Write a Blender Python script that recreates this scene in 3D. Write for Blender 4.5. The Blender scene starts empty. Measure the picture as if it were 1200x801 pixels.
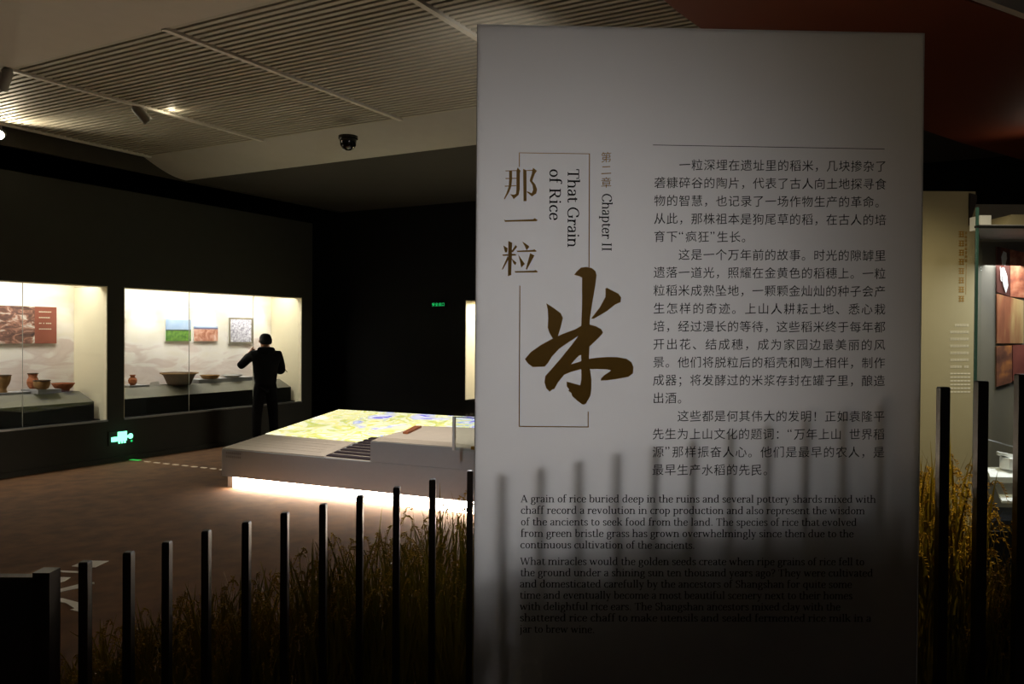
import bpy, bmesh, math, random
from mathutils import Vector, Matrix, Euler
random.seed(7)
R = math.radians
scene = bpy.context.scene
COL = scene.collection

# ------------------------------------------------------------------ camera
F = 960.0                      # focal length in pixels of the 1200 x 801 frame
EYE = Vector((0, 0, 1.68))
cam_data = bpy.data.cameras.new('camera')
cam_data.sensor_width = 36.0
cam_data.lens = F / 1200 * 36.0
cam_data.clip_end = 100
cam = bpy.data.objects.new('camera', cam_data)
COL.objects.link(cam)
ROT = Matrix.Rotation(R(90 - 0.57), 3, 'X') @ Matrix.Rotation(R(0.4), 3, 'Z')
cam.matrix_world = Matrix.Translation(EYE) @ ROT.to_4x4()
scene.camera = cam

# ------------------------------------------------------------------ world and exposure
world = bpy.data.worlds.new('dim_gallery_air')
scene.world = world
world.use_nodes = True
bg = world.node_tree.nodes['Background']
bg.inputs[0].default_value = (0.98, 0.98, 0.96, 1)
bg.inputs[1].default_value = 0.022
scene.view_settings.view_transform = 'Standard'
scene.view_settings.look = 'None'
scene.view_settings.exposure = 0.0
scene.view_settings.gamma = 1.0
scene.view_settings.use_curve_mapping = False


def light(name, kind, loc, aim=None, energy=10, color=(1, 1, 1), size=0.1, size_y=None, cone=60, blend=1.0, rot=None):
    d = bpy.data.lights.new(name, kind)
    d.energy = energy
    d.color = color
    if kind == 'AREA':
        d.size = size
        if size_y:
            d.shape = 'RECTANGLE'
            d.size_y = size_y
    else:
        d.shadow_soft_size = size
    if kind == 'SPOT':
        d.spot_size = R(cone)
        d.spot_blend = blend
    o = bpy.data.objects.new(name, d)
    COL.objects.link(o)
    o.location = loc
    if aim is not None:
        o.rotation_euler = (Vector(aim) - Vector(loc)).to_track_quat('-Z', 'Y').to_euler()
    if rot:
        o.rotation_euler = rot
    return o


# room frame: t runs along the showcase wall, s towards it
TH = R(61.1)
D1 = Vector((math.cos(TH), math.sin(TH), 0))
D2 = Vector((-math.sin(TH), math.cos(TH), 0))


def rm(t, s, z=0.0):
    v = D1 * t + D2 * s
    v.z = z
    return v


def ray(x, y):
    return (ROT @ Vector(((x - 600) / F, -(y - 400.5) / F, -1))).normalized()


def at_h(x, y, h):
    r = ray(x, y)
    return EYE + r * ((h - EYE.z) / r.z)


def at_d(x, y, depth):
    r = ray(x, y)
    return EYE + r * (depth / r.y)


def at_s(x, y, s):
    r = ray(x, y)
    return EYE + r * (s / r.dot(D2))


def tsz(p):
    return p.dot(D1), p.dot(D2), p.z


# added lamps, unseen behind the text panel, that light it from the back
PANEL_MID = Vector((0.05, 2.32, 1.60))
ADDED_BACKLIGHTS = [Vector((0.15, 8.8, 2.6)), Vector((0.85, 8.9, 2.6)), Vector((1.55, 8.8, 2.6))]
for i, p in enumerate(ADDED_BACKLIGHTS):
    light('panel_added_backlight', 'SPOT', p, PANEL_MID, 700, (0.97, 0.97, 1.0), 0.42, cone=18, blend=1.0)
# added fill from behind the camera, aimed at the upper half of the panel
light('panel_front_fill', 'SPOT', (0.3, -3.0, 3.7), (0.12, 2.3, 1.97), 82, (1.0, 0.95, 0.88), 0.15, cone=22.5, blend=1.0)
# wash over the relief table
light('table_lamp_light', 'SPOT', (-1.2, 8.2, 3.8), (-1.3, 8.6, 0.5), 300, (1.0, 0.9, 0.8), 0.1, cone=58, blend=0.9)
# soft fills added for the table front and the floor before it
light('table_front_fill', 'SPOT', (-1.9, 2.2, 3.9), (-1.15, 7.9, 0.35), 340, (0.94, 0.97, 1.0), 0.2, cone=30, blend=1.0)
light('floor_fill', 'SPOT', (-2.2, 4.6, 3.9), (-2.5, 6.4, 0.0), 26, (1.0, 0.86, 0.66), 0.2, cone=80, blend=1.0)
# showcase lamps
CASES = [(3.2, 6.645), (6.876, 10.14)]
for (a, b) in CASES:
    light('showcase_lamp_light', 'AREA', rm((a + b) / 2, 9.9, 2.4), energy=37, color=(1.0, 0.95, 0.84),
          size=b - a - 0.2, size_y=0.3, rot=(0, 0, TH))
# right hand side wall wash
light('text_wall_lamp_light', 'SPOT', (1.5, 3.1, 3.7), (2.55, 4.7, 1.1), 165, (1.0, 0.88, 0.58), 0.08, cone=40, blend=0.9)
light('rice_lamp_light', 'SPOT', (2.9, 2.2, 3.1), (1.42, 2.75, 1.2), 260, (1.0, 0.76, 0.3), 0.05, cone=17, blend=0.8)
# ribbon
light('ribbon_lamp_light', 'SPOT', at_h(1215, 205, 3.15), at_h(1190, 150, 3.55), 1.5, (1.0, 0.8, 0.6), 0.05, cone=130, blend=1.0)
# added wash, without a fixture, along the sloping ceiling behind the text panel
light('added_ceiling_wash', 'SPOT', (0.1, 5.2, 3.3), (-0.6, 8.0, 4.0), 26, (1.0, 0.93, 0.82), 0.1, cone=80, blend=1.0)
# ceiling washes from the two track lamps on the left
LAMP_L = at_d(1, 157, 9.15)
LAMP_T = at_s(165, 133, 7.35)

# ------------------------------------------------------------------ materials


def lin(c):
    def f(u):
        u /= 255.0
        return u / 12.92 if u <= 0.04045 else ((u + 0.055) / 1.055) ** 2.4
    return (f(c[0]), f(c[1]), f(c[2]), 1)


def mat(name, rgb, rough=0.6, metal=0.0, var=0.15, scale=8.0, bump=0.0, emit=None, strength=0.0, spec=0.5):
    m = bpy.data.materials.new(name)
    m.use_nodes = True
    nt = m.node_tree
    b = nt.nodes['Principled BSDF']
    b.inputs['Roughness'].default_value = rough
    b.inputs['Metallic'].default_value = metal
    b.inputs['Specular IOR Level'].default_value = spec
    c = lin(rgb)
    tc = nt.nodes.new('ShaderNodeTexCoord')
    nz = nt.nodes.new('ShaderNodeTexNoise')
    nz.inputs['Scale'].default_value = scale
    nz.inputs['Detail'].default_value = 5
    nt.links.new(tc.outputs['Object'], nz.inputs['Vector'])
    mx = nt.nodes.new('ShaderNodeMix')
    mx.data_type = 'RGBA'
    mx.inputs[6].default_value = tuple(u * (1 - var) for u in c[:3]) + (1,)
    mx.inputs[7].default_value = tuple(min(1, u * (1 + var)) for u in c[:3]) + (1,)
    nt.links.new(nz.outputs['Fac'], mx.inputs[0])
    nt.links.new(mx.outputs[2], b.inputs['Base Color'])
    if bump:
        bp = nt.nodes.new('ShaderNodeBump')
        bp.inputs['Strength'].default_value = bump
        bp.inputs['Distance'].default_value = 0.01
        nt.links.new(nz.outputs['Fac'], bp.inputs['Height'])
        nt.links.new(bp.outputs['Normal'], b.inputs['Normal'])
    if emit:
        b.inputs['Emission Color'].default_value = lin(emit)
        b.inputs['Emission Strength'].default_value = strength
    return m


def nodes_of(m):
    return m.node_tree, m.node_tree.nodes['Principled BSDF']


M = {}
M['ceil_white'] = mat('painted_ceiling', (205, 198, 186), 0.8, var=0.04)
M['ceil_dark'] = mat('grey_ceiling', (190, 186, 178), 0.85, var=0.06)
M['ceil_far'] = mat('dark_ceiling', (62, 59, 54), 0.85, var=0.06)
M['black'] = mat('black_paint', (16, 16, 17), 0.8, var=0.1, spec=0.2)
M['void'] = mat('ceiling_void', (70, 67, 60), 0.9, spec=0.1)
M['slat'] = mat('louver_slat', (190, 184, 170), 0.6, var=0.06)
M['track'] = mat('white_track', (225, 220, 208), 0.5, var=0.03)
M['wall'] = mat('charcoal_wall', (56, 57, 52), 0.75, var=0.08, spec=0.3)
M['trim'] = mat('steel_trim', (150, 150, 150), 0.3, 0.9)
M['cream'] = mat('cream_case_lining', (226, 216, 188), 0.8, var=0.03)
M['plinth'] = mat('grey_case_plinth', (116, 112, 98), 0.7)
M['plinth_face'] = mat('dark_case_plinth_face', (20, 20, 18), 0.8, spec=0.2)
M['tray'] = mat('pale_display_tray', (150, 150, 152), 0.6)
M['terra'] = mat('red_earthenware', (165, 96, 58), 0.75, var=0.35, scale=14, bump=0.3)
M['ochre'] = mat('ochre_earthenware', (150, 112, 66), 0.8, var=0.4, scale=12, bump=0.3)
M['darkclay'] = mat('dark_earthenware', (88, 66, 50), 0.8, var=0.4, scale=12, bump=0.3)
M['whiteclay'] = mat('white_stone', (205, 200, 196), 0.7, var=0.15)
M['table'] = mat('grey_table_side', (176, 182, 188), 0.65, var=0.05, scale=30)
M['stonetop'] = mat('beige_relief_top', (220, 208, 192), 0.7, var=0.1, scale=12, bump=0.2)
M['engr'] = mat('engraved_line_tint', (206, 193, 176), 0.7)
M['darkstep'] = mat('dark_step_slat', (58, 48, 56), 0.6)
M['post'] = mat('dark_bronze_post', (40, 30, 22), 0.38, 0.3, var=0.2, scale=20)
M['boardwood'] = mat('dark_brown_board', (38, 26, 20), 0.5, var=0.2, scale=5)
M['ink'] = mat('black_ink', (16, 14, 14), 0.7, spec=0.2, var=0.05)
M['gold'] = mat('gold_foil', (156, 114, 20), 0.5, 0.15, var=0.2, scale=30)
M['goldline'] = mat('gold_line', (176, 124, 30), 0.5, 0.15, var=0.1)
M['flooremblem'] = mat('white_floor_emblem', (226, 222, 215), 0.6, var=0.1, scale=40)
M['ribbon'] = mat('red_ribbon_paint', (128, 62, 36), 0.6, var=0.1, scale=2)
M['beigewall'] = mat('beige_text_wall', (176, 164, 128), 0.8, var=0.05)
M['caseback'] = mat('grey_case_back', (118, 112, 100), 0.8, var=0.08)
M['cloth'] = mat('black_jacket_cloth', (12, 12, 14), 0.9, var=0.2, spec=0.15)
M['trousers'] = mat('black_trouser_cloth', (9, 9, 12), 0.9, var=0.2, spec=0.15)
M['skin'] = mat('skin', (170, 120, 92), 0.55, var=0.05)
M['hair'] = mat('black_hair', (10, 9, 9), 0.7, var=0.2, spec=0.2)
M['dome'] = mat('black_camera_dome', (10, 10, 10), 0.15, spec=0.6)
M['lampgrey'] = mat('lamp_housing', (150, 146, 138), 0.5)
M['paper'] = mat('white_card', (235, 235, 232), 0.6, var=0.03)
M['soil'] = mat('dark_soil', (30, 22, 14), 0.95, var=0.3, bump=0.5)
M['white_print'] = mat('cream_print', (238, 230, 205), 0.7, var=0.03)


def emis(name, rgb, s):
    m = bpy.data.materials.new(name)
    m.use_nodes = True
    nt = m.node_tree
    nt.nodes.remove(nt.nodes['Principled BSDF'])
    e = nt.nodes.new('ShaderNodeEmission')
    e.inputs[0].default_value = lin(rgb)
    e.inputs[1].default_value = s
    nt.links.new(e.outputs[0], nt.nodes['Material Output'].inputs[0])
    return m


M['led'] = emis('led_strip', (255, 232, 206), 44.0)
M['lampface'] = emis('lamp_lens', (255, 244, 220), 30.0)
M['green'] = emis('green_exit_light', (120, 255, 190), 3.0)
M['greentext'] = emis('green_sign_letters', (40, 235, 120), 0.9)
M['guide'] = emis('guide_light', (255, 225, 180), 0.35)
M['guidegreen'] = emis('green_guide_light', (80, 255, 110), 0.5)


# frosted sheet that lets the light of the lamps behind it through
def frosted():
    m = bpy.data.materials.new('frosted_grey_sheet')
    m.use_nodes = True
    nt = m.node_tree
    nt.nodes.remove(nt.nodes['Principled BSDF'])
    df = nt.nodes.new('ShaderNodeBsdfDiffuse')
    tr = nt.nodes.new('ShaderNodeBsdfTranslucent')
    df.inputs[0].default_value = (0.42, 0.41, 0.40, 1)
    tr.inputs[0].default_value = (0.80, 0.79, 0.78, 1)
    mx = nt.nodes.new('ShaderNodeMixShader')
    mx.inputs[0].default_value = 0.55
    nz = nt.nodes.new('ShaderNodeTexNoise')
    nz.inputs['Scale'].default_value = 400
    tc = nt.nodes.new('ShaderNodeTexCoord')
    nt.links.new(tc.outputs['Object'], nz.inputs['Vector'])
    bp = nt.nodes.new('ShaderNodeBump')
    bp.inputs['Strength'].default_value = 0.05
    nt.links.new(nz.outputs['Fac'], bp.inputs['Height'])
    nt.links.new(bp.outputs['Normal'], df.inputs['Normal'])
    nt.links.new(df.outputs[0], mx.inputs[1])
    nt.links.new(tr.outputs[0], mx.inputs[2])
    nt.links.new(mx.outputs[0], nt.nodes['Material Output'].inputs[0])
    return m


M['frosted'] = frosted()


def glass():
    m = bpy.data.materials.new('clear_glass')
    m.use_nodes = True
    nt = m.node_tree
    nt.nodes.remove(nt.nodes['Principled BSDF'])
    g = nt.nodes.new('ShaderNodeBsdfGlossy')
    g.inputs['Roughness'].default_value = 0.02
    t = nt.nodes.new('ShaderNodeBsdfTransparent')
    t.inputs[0].default_value = (0.95, 0.97, 0.96, 1)
    mx = nt.nodes.new('ShaderNodeMixShader')
    mx.inputs[0].default_value = 0.015
    nt.links.new(t.outputs[0], mx.inputs[1])
    nt.links.new(g.outputs[0], mx.inputs[2])
    nt.links.new(mx.outputs[0], nt.nodes['Material Output'].inputs[0])
    return m


M['glass'] = glass()
M['glassedge'] = mat('green_glass_edge', (60, 92, 84), 0.2, var=0.05)


def ramp_mat(name, stops, scale=3.0, axis_mix=0.0, axis='Z', emission=0.0, rough=0.8, stretch=(1, 1, 1), detail=6, lo=0.3, hi=0.7, distort=0.0):
    """noise (plus an object-space gradient) through a colour ramp"""
    m = bpy.data.materials.new(name)
    m.use_nodes = True
    nt, b = nodes_of(m)
    tc = nt.nodes.new('ShaderNodeTexCoord')
    mp = nt.nodes.new('ShaderNodeMapping')
    mp.inputs['Scale'].default_value = stretch
    nt.links.new(tc.outputs['Object'], mp.inputs[0])
    nz = nt.nodes.new('ShaderNodeTexNoise')
    nz.inputs['Scale'].default_value = scale
    nz.inputs['Detail'].default_value = detail
    nz.inputs['Distortion'].default_value = distort
    nt.links.new(mp.outputs[0], nz.inputs['Vector'])
    mr = nt.nodes.new('ShaderNodeMapRange')
    mr.inputs[1].default_value = lo
    mr.inputs[2].default_value = hi
    nt.links.new(nz.outputs['Fac'], mr.inputs[0])
    fac = mr.outputs[0]
    if axis_mix:
        sp = nt.nodes.new('ShaderNodeSeparateXYZ')
        nt.links.new(tc.outputs['Generated'], sp.inputs[0])
        mm = nt.nodes.new('ShaderNodeMix')
        mm.inputs[0].default_value = axis_mix
        nt.links.new(mr.outputs[0], mm.inputs[2])
        nt.links.new(sp.outputs[axis], mm.inputs[3])
        fac = mm.outputs[0]
    cr = nt.nodes.new('ShaderNodeValToRGB')
    el = cr.color_ramp.elements
    while len(el) < len(stops):
        el.new(0.5)
    for e, (p, c) in zip(el, stops):
        e.position = p
        e.color = lin(c)
    nt.links.new(fac, cr.inputs[0])
    nt.links.new(cr.outputs[0], b.inputs['Base Color'])
    b.inputs['Roughness'].default_value = rough
    if emission:
        nt.links.new(cr.outputs[0], b.inputs['Emission Color'])
        b.inputs['Emission Strength'].default_value = emission
    return m


M['floor'] = ramp_mat('brown_carpet', [(0, (84, 54, 29)), (1, (114, 76, 42))], 6, rough=0.9, detail=10)
M['mural'] = ramp_mat('faded_landscape_print', [(0.0, (208, 186, 178)), (0.22, (234, 221, 216)), (0.34, (224, 208, 202)), (0.45, (243, 236, 231)), (0.6, (240, 232, 222)), (1.0, (230, 222, 194))],
                      1.6, 0.62, 'Z', stretch=(1, 1, 3.2), distort=1.2)
M['map'] = ramp_mat('glowing_relief_map', [(0.0, (255, 255, 246)), (0.18, (253, 250, 220)), (0.27, (238, 226, 130)), (0.35, (252, 248, 214)), (0.42, (186, 200, 100)), (0.47, (244, 232, 140)), (0.53, (255, 253, 225)),
                                           (0.57, (196, 208, 120)), (0.60, (250, 240, 190)), (0.64, (140, 160, 235)), (0.69, (255, 255, 250)), (0.76, (118, 108, 220)), (0.86, (165, 160, 240)), (1.0, (255, 255, 250))],
                    2.7, 0.42, 'X', emission=0.95, rough=0.6, stretch=(1, 1, 1), detail=10, lo=0.3, hi=0.7, distort=0.7)

# ------------------------------------------------------------------ object helpers


def tag(o, label=None, cat=None, group=None, kind=None):
    if label:
        o['label'] = label
    if cat:
        o['category'] = cat
    if group:
        o['group'] = group
    if kind:
        o['kind'] = kind
    return o


def link(o, parent=None):
    COL.objects.link(o)
    if parent:
        o.parent = parent
    return o


def empty(name, loc=(0, 0, 0), rz=0.0, **kw):
    o = bpy.data.objects.new(name, None)
    o.location = loc
    o.rotation_euler = (0, 0, rz)
    link(o)
    return tag(o, **kw)


def mesh_obj(name, verts, faces, m, parent=None, smooth=False, loc=None, rz=None):
    me = bpy.data.meshes.new(name)
    me.from_pydata([tuple(v) for v in verts], [], faces)
    if isinstance(m, (list, tuple)):
        for k in m:
            me.materials.append(k)
    else:
        me.materials.append(m)
    if smooth:
        me.shade_smooth()
    o = bpy.data.objects.new(name, me)
    if loc is not None:
        o.location = loc
    if rz is not None:
        o.rotation_euler = (0, 0, rz)
    return link(o, parent)


class MB:
    """collects boxes, prisms, tubes and lathes into one mesh"""

    def __init__(self):
        self.v, self.f, self.mi = [], [], []

    def add(self, vs, fs, mi=0):
        n = len(self.v)
        self.v += [Vector(p) for p in vs]
        self.f += [tuple(n + i for i in q) for q in fs]
        self.mi += [mi] * len(fs)
        return self

    def box(self, x0, x1, y0, y1, z0, z1, mi=0):
        vs = [(x, y, z) for z in (z0, z1) for y in (y0, y1) for x in (x0, x1)]
        return self.add(vs, [(0, 2, 3, 1), (4, 5, 7, 6), (0, 1, 5, 4), (2, 6, 7, 3), (0, 4, 6, 2), (1, 3, 7, 5)], mi)

    def prism(self, low, high, mi=0):
        n = len(low)
        fs = [tuple(reversed(range(n))), tuple(range(n, 2 * n))]
        fs += [(i, (i + 1) % n, n + (i + 1) % n, n + i) for i in range(n)]
        return self.add(list(low) + list(high), fs, mi)

    def lathe(self, prof, seg=24, c=(0, 0, 0), mi=0):
        vs, fs = [], []
        for r, z in prof:
            for k in range(seg):
                a = 2 * math.pi * k / seg
                vs.append((c[0] + r * math.cos(a), c[1] + r * math.sin(a), c[2] + z))
        for j in range(len(prof) - 1):
            for k in range(seg):
                k2 = (k + 1) % seg
                fs.append((j * seg + k, j * seg + k2, (j + 1) * seg + k2, (j + 1) * seg + k))
        return self.add(vs, fs, mi)

    def tube(self, pts, rad, seg=6, mi=0):
        pts = [Vector(p) for p in pts]
        vs, fs = [], []
        for i, p in enumerate(pts):
            d = (pts[min(i + 1, len(pts) - 1)] - pts[max(i - 1, 0)]).normalized()
            a = d.orthogonal().normalized()
            b = d.cross(a)
            r = rad[i] if isinstance(rad, (list, tuple)) else rad
            for k in range(seg):
                t = 2 * math.pi * k / seg
                vs.append(p + a * r * math.cos(t) + b * r * math.sin(t))
        for i in range(len(pts) - 1):
            for k in range(seg):
                k2 = (k + 1) % seg
                fs.append((i * seg + k, i * seg + k2, (i + 1) * seg + k2, (i + 1) * seg + k))
        fs.append(tuple(reversed(range(seg))))
        fs.append(tuple(range((len(pts) - 1) * seg, len(pts) * seg)))
        return self.add(vs, fs, mi)

    def build(self, name, m, parent=None, smooth=False, loc=None, rz=None):
        o = mesh_obj(name, self.v, self.f, m, parent, smooth, loc, rz)
        if isinstance(m, (list, tuple)):
            o.data.polygons.foreach_set('material_index', self.mi)
        return o


def rbox(name, t0, t1, s0, s1, z0, z1, m, parent=None):
    """a box in the room's own frame, as one object standing at its foot"""
    c = rm((t0 + t1) / 2, (s0 + s1) / 2, z0)
    b = MB().box(-(t1 - t0) / 2, (t1 - t0) / 2, -(s1 - s0) / 2, (s1 - s0) / 2, 0, z1 - z0)
    if parent:
        o = b.build(name, m, parent)
        o.matrix_local = parent.matrix_basis.inverted() @ (Matrix.Translation(c) @ Matrix.Rotation(TH, 4, 'Z'))
        return o
    return b.build(name, m, None, loc=c, rz=TH)


def copy_tree(o, parent=None):
    c = o.copy()
    COL.objects.link(c)
    if parent:
        c.parent = parent
    for ch in list(o.children):
        copy_tree(ch, c)
    return c


# ------------------------------------------------------------------ floor, walls, ceiling
CEIL = 4.0
flo = rbox('floor', -6, 12.5, -9, 11.2, -0.1, 0.0, M['floor'])
tag(flo, kind='structure')

# showcase wall: a thick wall with two openings
wall = empty('wall_left', rm(6, 9.55), TH, kind='structure')
for (t0, t1, z0, z1) in [(1.5, 10.38, 2.25, 3.5), (1.5, 10.38, 0, 0.54), (1.5, CASES[0][0], 0.54, 2.25),
                         (CASES[0][1], CASES[1][0], 0.54, 2.25), (CASES[1][1], 10.38, 0.54, 2.25)]:
    rbox('wall_section', t0, t1, 9.55, 9.68, z0, z1, M['wall'], wall)
rbox('wall_top', 1.5, 10.38, 9.68, 10.5, 3.44, 3.5, M['black'], wall)
rbox('wall_end', 10.26, 10.38, 9.68, 10.5, 0, 3.44, M['wall'], wall)
rbox('wall_back', 1.5, 10.26, 10.36, 10.5, 0, 3.44, M['black'], wall)
tag(rbox('wall_rear', -6, 12.5, 10.9, 11.1, 0, CEIL + 0.3, M['black']), kind='structure')
far = empty('wall_far', rm(11.1, 3), TH, kind='structure')
NS = (5.0, 6.98)   # lit niche in the far wall
rbox('wall_section', 11.1, 11.3, NS[1], 11.1, 0, CEIL + 0.3, M['black'], far)
rbox('wall_section', 11.1, 11.3, -9, NS[0], 0, CEIL + 0.3, M['black'], far)
rbox('wall_section', 11.1, 11.3, NS[0], NS[1], 0, 0.62, M['black'], far)
rbox('wall_section', 11.1, 11.3, NS[0], NS[1], 2.2, CEIL + 0.3, M['black'], far)

# ceiling
ce = empty('ceiling', rm(0, 0, CEIL), TH, kind='structure')
rbox('ceiling_panel', -6, 4.15, -6, 9.55, CEIL - 0.04, CEIL, M['ceil_white'], ce)
rbox('ceiling_void', 4.15, 7.12, -6, 9.55, CEIL + 0.16, CEIL + 0.2, M['void'], ce)
band = MB()
cur = [(7.12 + 0.68 * k / 12, CEIL - .02 - .20 * math.sin(k / 12 * math.pi / 2)) for k in range(13)]
for (a, za), (b, zb) in zip(cur, cur[1:]):
    band.add([rm(a, -6, za) - rm(0, 0, CEIL), rm(b, -6, zb) - rm(0, 0, CEIL), rm(b, 9.52, zb) - rm(0, 0, CEIL), rm(a, 9.52, za) - rm(0, 0, CEIL),
              rm(a, -6, CEIL + .2) - rm(0, 0, CEIL), rm(b, -6, CEIL + .2) - rm(0, 0, CEIL), rm(b, 9.52, CEIL + .2) - rm(0, 0, CEIL), rm(a, 9.52, CEIL + .2) - rm(0, 0, CEIL)],
             [(0, 3, 2, 1), (4, 5, 6, 7), (0, 1, 5, 4), (2, 3, 7, 6), (0, 4, 7, 3), (1, 2, 6, 5)])
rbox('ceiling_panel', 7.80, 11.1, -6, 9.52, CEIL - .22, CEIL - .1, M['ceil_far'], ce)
bo_ = band.build('ceiling_slope', M['ceil_dark'], ce)
bo_.matrix_local = Matrix.Rotation(-TH, 4, 'Z')
rbox('ceiling_edge', -6, 11.1, 9.5, 9.56, CEIL - 0.23, CEIL + 0.2, M['void'], ce)
rbox('ceiling_void', -6, 11.3, 9.56, 11.1, CEIL + 0.26, CEIL + 0.3, M['black'], ce)
TR = [9.36, 7.35, 5.31, 3.32, 1.3, -0.72, -2.75]
for s in TR:
    rbox('track_rail', 4.15, 7.12, s - 0.024, s + 0.024, CEIL - 0.05, CEIL - 0.005, M['track'], ce)
proto = None
NSL = 40
for i in range(len(TR) - 1):
    for k in range(NSL):
        t = 4.15 + (k + 0.5) * (7.12 - 4.15) / NSL
        s0, s1 = TR[i + 1] + 0.03, TR[i] - 0.03
        if proto is None:
            proto = rbox('louver_slat', t - 0.021, t + 0.021, s0, s1, CEIL - 0.03, CEIL + 0.03, M['slat'], ce)
            w0 = s1 - s0
            pm = proto
        else:
            o = pm.copy()
            COL.objects.link(o)
            o.matrix_local = ce.matrix_basis.inverted() @ (Matrix.Translation(rm(t, (s0 + s1) / 2, CEIL - 0.03)) @ Matrix.Rotation(TH, 4, 'Z') @ Matrix.Diagonal((1, (s1 - s0) / w0, 1, 1)))

# baseboard under the showcase wall
tag(rbox('baseboard_left', 1.5, 10.38, 9.52, 9.549, 0, 0.06, M['wall']), kind='structure')

# red ribbon hanging under the ceiling on the right
rib_px = [(560, -330), (660, -160), (735, -52), (778, 0), (793, 13), (815, 29), (860, 60), (930, 98), (1000, 125), (1082, 152), (1126, 167), (1200, 188), (1300, 212), (1450, 240),
          (1520, 130), (1330, 62), (1200, 22), (1130, 0), (1010, -45), (900, -120), (800, -250), (740, -380)]
RH = 3.55
low = [at_h(x, min(y, 330), RH) for x, y in rib_px]
cen = sum(low, Vector()) / len(low)
cen.z = RH
rib = MB().prism([p - cen for p in low], [p - cen + Vector((0, 0, 0.09)) for p in low]).build('ceiling_ribbon', M['ribbon'], loc=cen)
tag(rib, 'dark red curved ribbon panel hung under the ceiling behind the text panel', 'ceiling panel')
for (x, y) in ((870, 20), (1150, 90), (1300, 130)):
    p = at_h(x, y, RH + 0.05) - cen
    MB().tube([p + Vector((0, 0, 0.05)), p + Vector((0, 0, CEIL - RH - .03))], 0.006).build('hanging_rod', M['trim'], rib)
edge = MB()
e0, e1 = [at_h(x, y, RH) - cen for x, y in ((1090, -18), (1200, 22))], [at_h(x, y, RH) - cen for x, y in ((1094, -24), (1204, 17))]
edge.add([e0[0] + Vector((0, 0, -.002)), e0[1] + Vector((0, 0, -.002)), e1[1] + Vector((0, 0, -.002)), e1[0] + Vector((0, 0, -.002)),
          e0[0] + Vector((0, 0, .095)), e0[1] + Vector((0, 0, .095)), e1[1] + Vector((0, 0, .095)), e1[0] + Vector((0, 0, .095))],
         [(0, 3, 2, 1), (4, 5, 6, 7), (0, 1, 5, 4), (1, 2, 6, 5), (2, 3, 7, 6), (3, 0, 4, 7)])
tag(edge.build('edge_strip', M['track'], rib), 'pale edge strip')

# ------------------------------------------------------------------ showcases
def showcase(a, b, label, seams):
    root = empty('showcase', rm((a + b) / 2, 9.55, 0.54), TH, label=label, cat='showcase')
    L = (b - a) / 2

    def part(name, mb, m, smooth=False):
        return mb.build(name, m, root, smooth)
    g = 0.004
    part('back_panel', MB().box(-L + g, L - g, 0.68, 0.70, 0.0, 1.90), M['mural'])
    for k in (-1, 1):
        x = k * L
        part('side_panel', MB().box(min(x, x - k * 0.012), max(x, x - k * 0.012), 0.004, 0.68, 0, 1.708), M['cream'])
        part('side_panel', MB().box(min(x, x - k * 0.012), max(x, x - k * 0.012), 0.132, 0.68, 1.712, 1.9), M['cream'])
    part('case_floor', MB().box(-L + .012, L - .012, 0.132, 0.68, 0, 0.012), M['plinth_face'])
    part('top_reveal', MB().box(-L, L, 0.004, 0.14, 1.698, 1.7095), M['cream'])
    part('case_roof', MB().box(-L, L, 0.132, 0.70, 1.90, 1.92), M['cream'])
    # plinth: flat top, sloping front and dark upright face, with its right end sloping too
    e0, e1 = L - 0.07, L - 0.16
    prof = [(0.17, 0.015), (0.17, 0.24), (0.34, 0.37), (0.679, 0.37), (0.679, 0.015)]
    vs = []
    for j, (y, z) in enumerate(prof):
        vs.append((-L + .014, y, z))
    for j, (y, z) in enumerate(prof):
        vs.append(((e1 if z > 0.3 else e0), y, z))
    part('plinth', MB().add(vs, [(4, 3, 2, 1, 0), (5, 6, 7, 8, 9)], 0).add(vs, [(0, 1, 6, 5)], 1).add(vs, [(1, 2, 7, 6), (2, 3, 8, 7), (3, 4, 9, 8)], 0), [M['plinth'], M['plinth_face']])
    xs = [-L + 0.001] + [q - (a + b) / 2 for q in seams] + [L - 0.001]
    for p, q in zip(xs, xs[1:]):
        part('glass_pane', MB().box(p + .014, q - .003, 0.05, 0.06, 0.012, 1.696), M['glass'])
    for q in xs[1:-1]:
        part('pane_joint', MB().box(q - .0012, q + .0012, 0.048, 0.062, 0.012, 1.696), M['lampgrey'])
    part('bottom_trim', MB().box(-L, L, -0.012, 0.06, -0.012, 0.010), M['trim'])
    part('lamp_strip', MB().box(-L + .1, L - .1, 0.2, 0.5, 1.87, 1.89), M['lampgrey'])
    return root


sc1 = showcase(CASES[0][0], CASES[0][1], 'long lit showcase at the left edge holding four ancient pots', [5.6])
t1 = tsz(at_s(222, 400, 9.6))[0]
t2 = tsz(at_s(297, 400, 9.6))[0]
sc2 = showcase(CASES[1][0], CASES[1][1], 'lit showcase in front of the standing visitor in black', [t1, t2])
PT = 0.54 + 0.37     # plinth top height


def tray(x0, x1, s0, s1, h, label, z=PT):
    a = tsz(at_s(x0, 450, (s0 + s1) / 2))[0]
    b = tsz(at_s(x1, 450, (s0 + s1) / 2))[0]
    o = rbox('display_tray', a, b, s0, s1, z + 0.0005, z + h, M['tray'])
    return tag(o, label, 'tray')


tray(-40, 29, 9.90, 10.16, .03, 'long thin grey tray under the cup in the left showcase')
tray(34.5, 62, 9.80, 10.15, .05, 'stepped grey stand under the narrow-necked jar and the bowl')
tray(145, 168, 9.90, 10.16, .03, 'small grey tray under the little round jar')
tray(226, 292, 9.90, 10.16, .06, 'wide grey tray under the shallow dishes')


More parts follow.
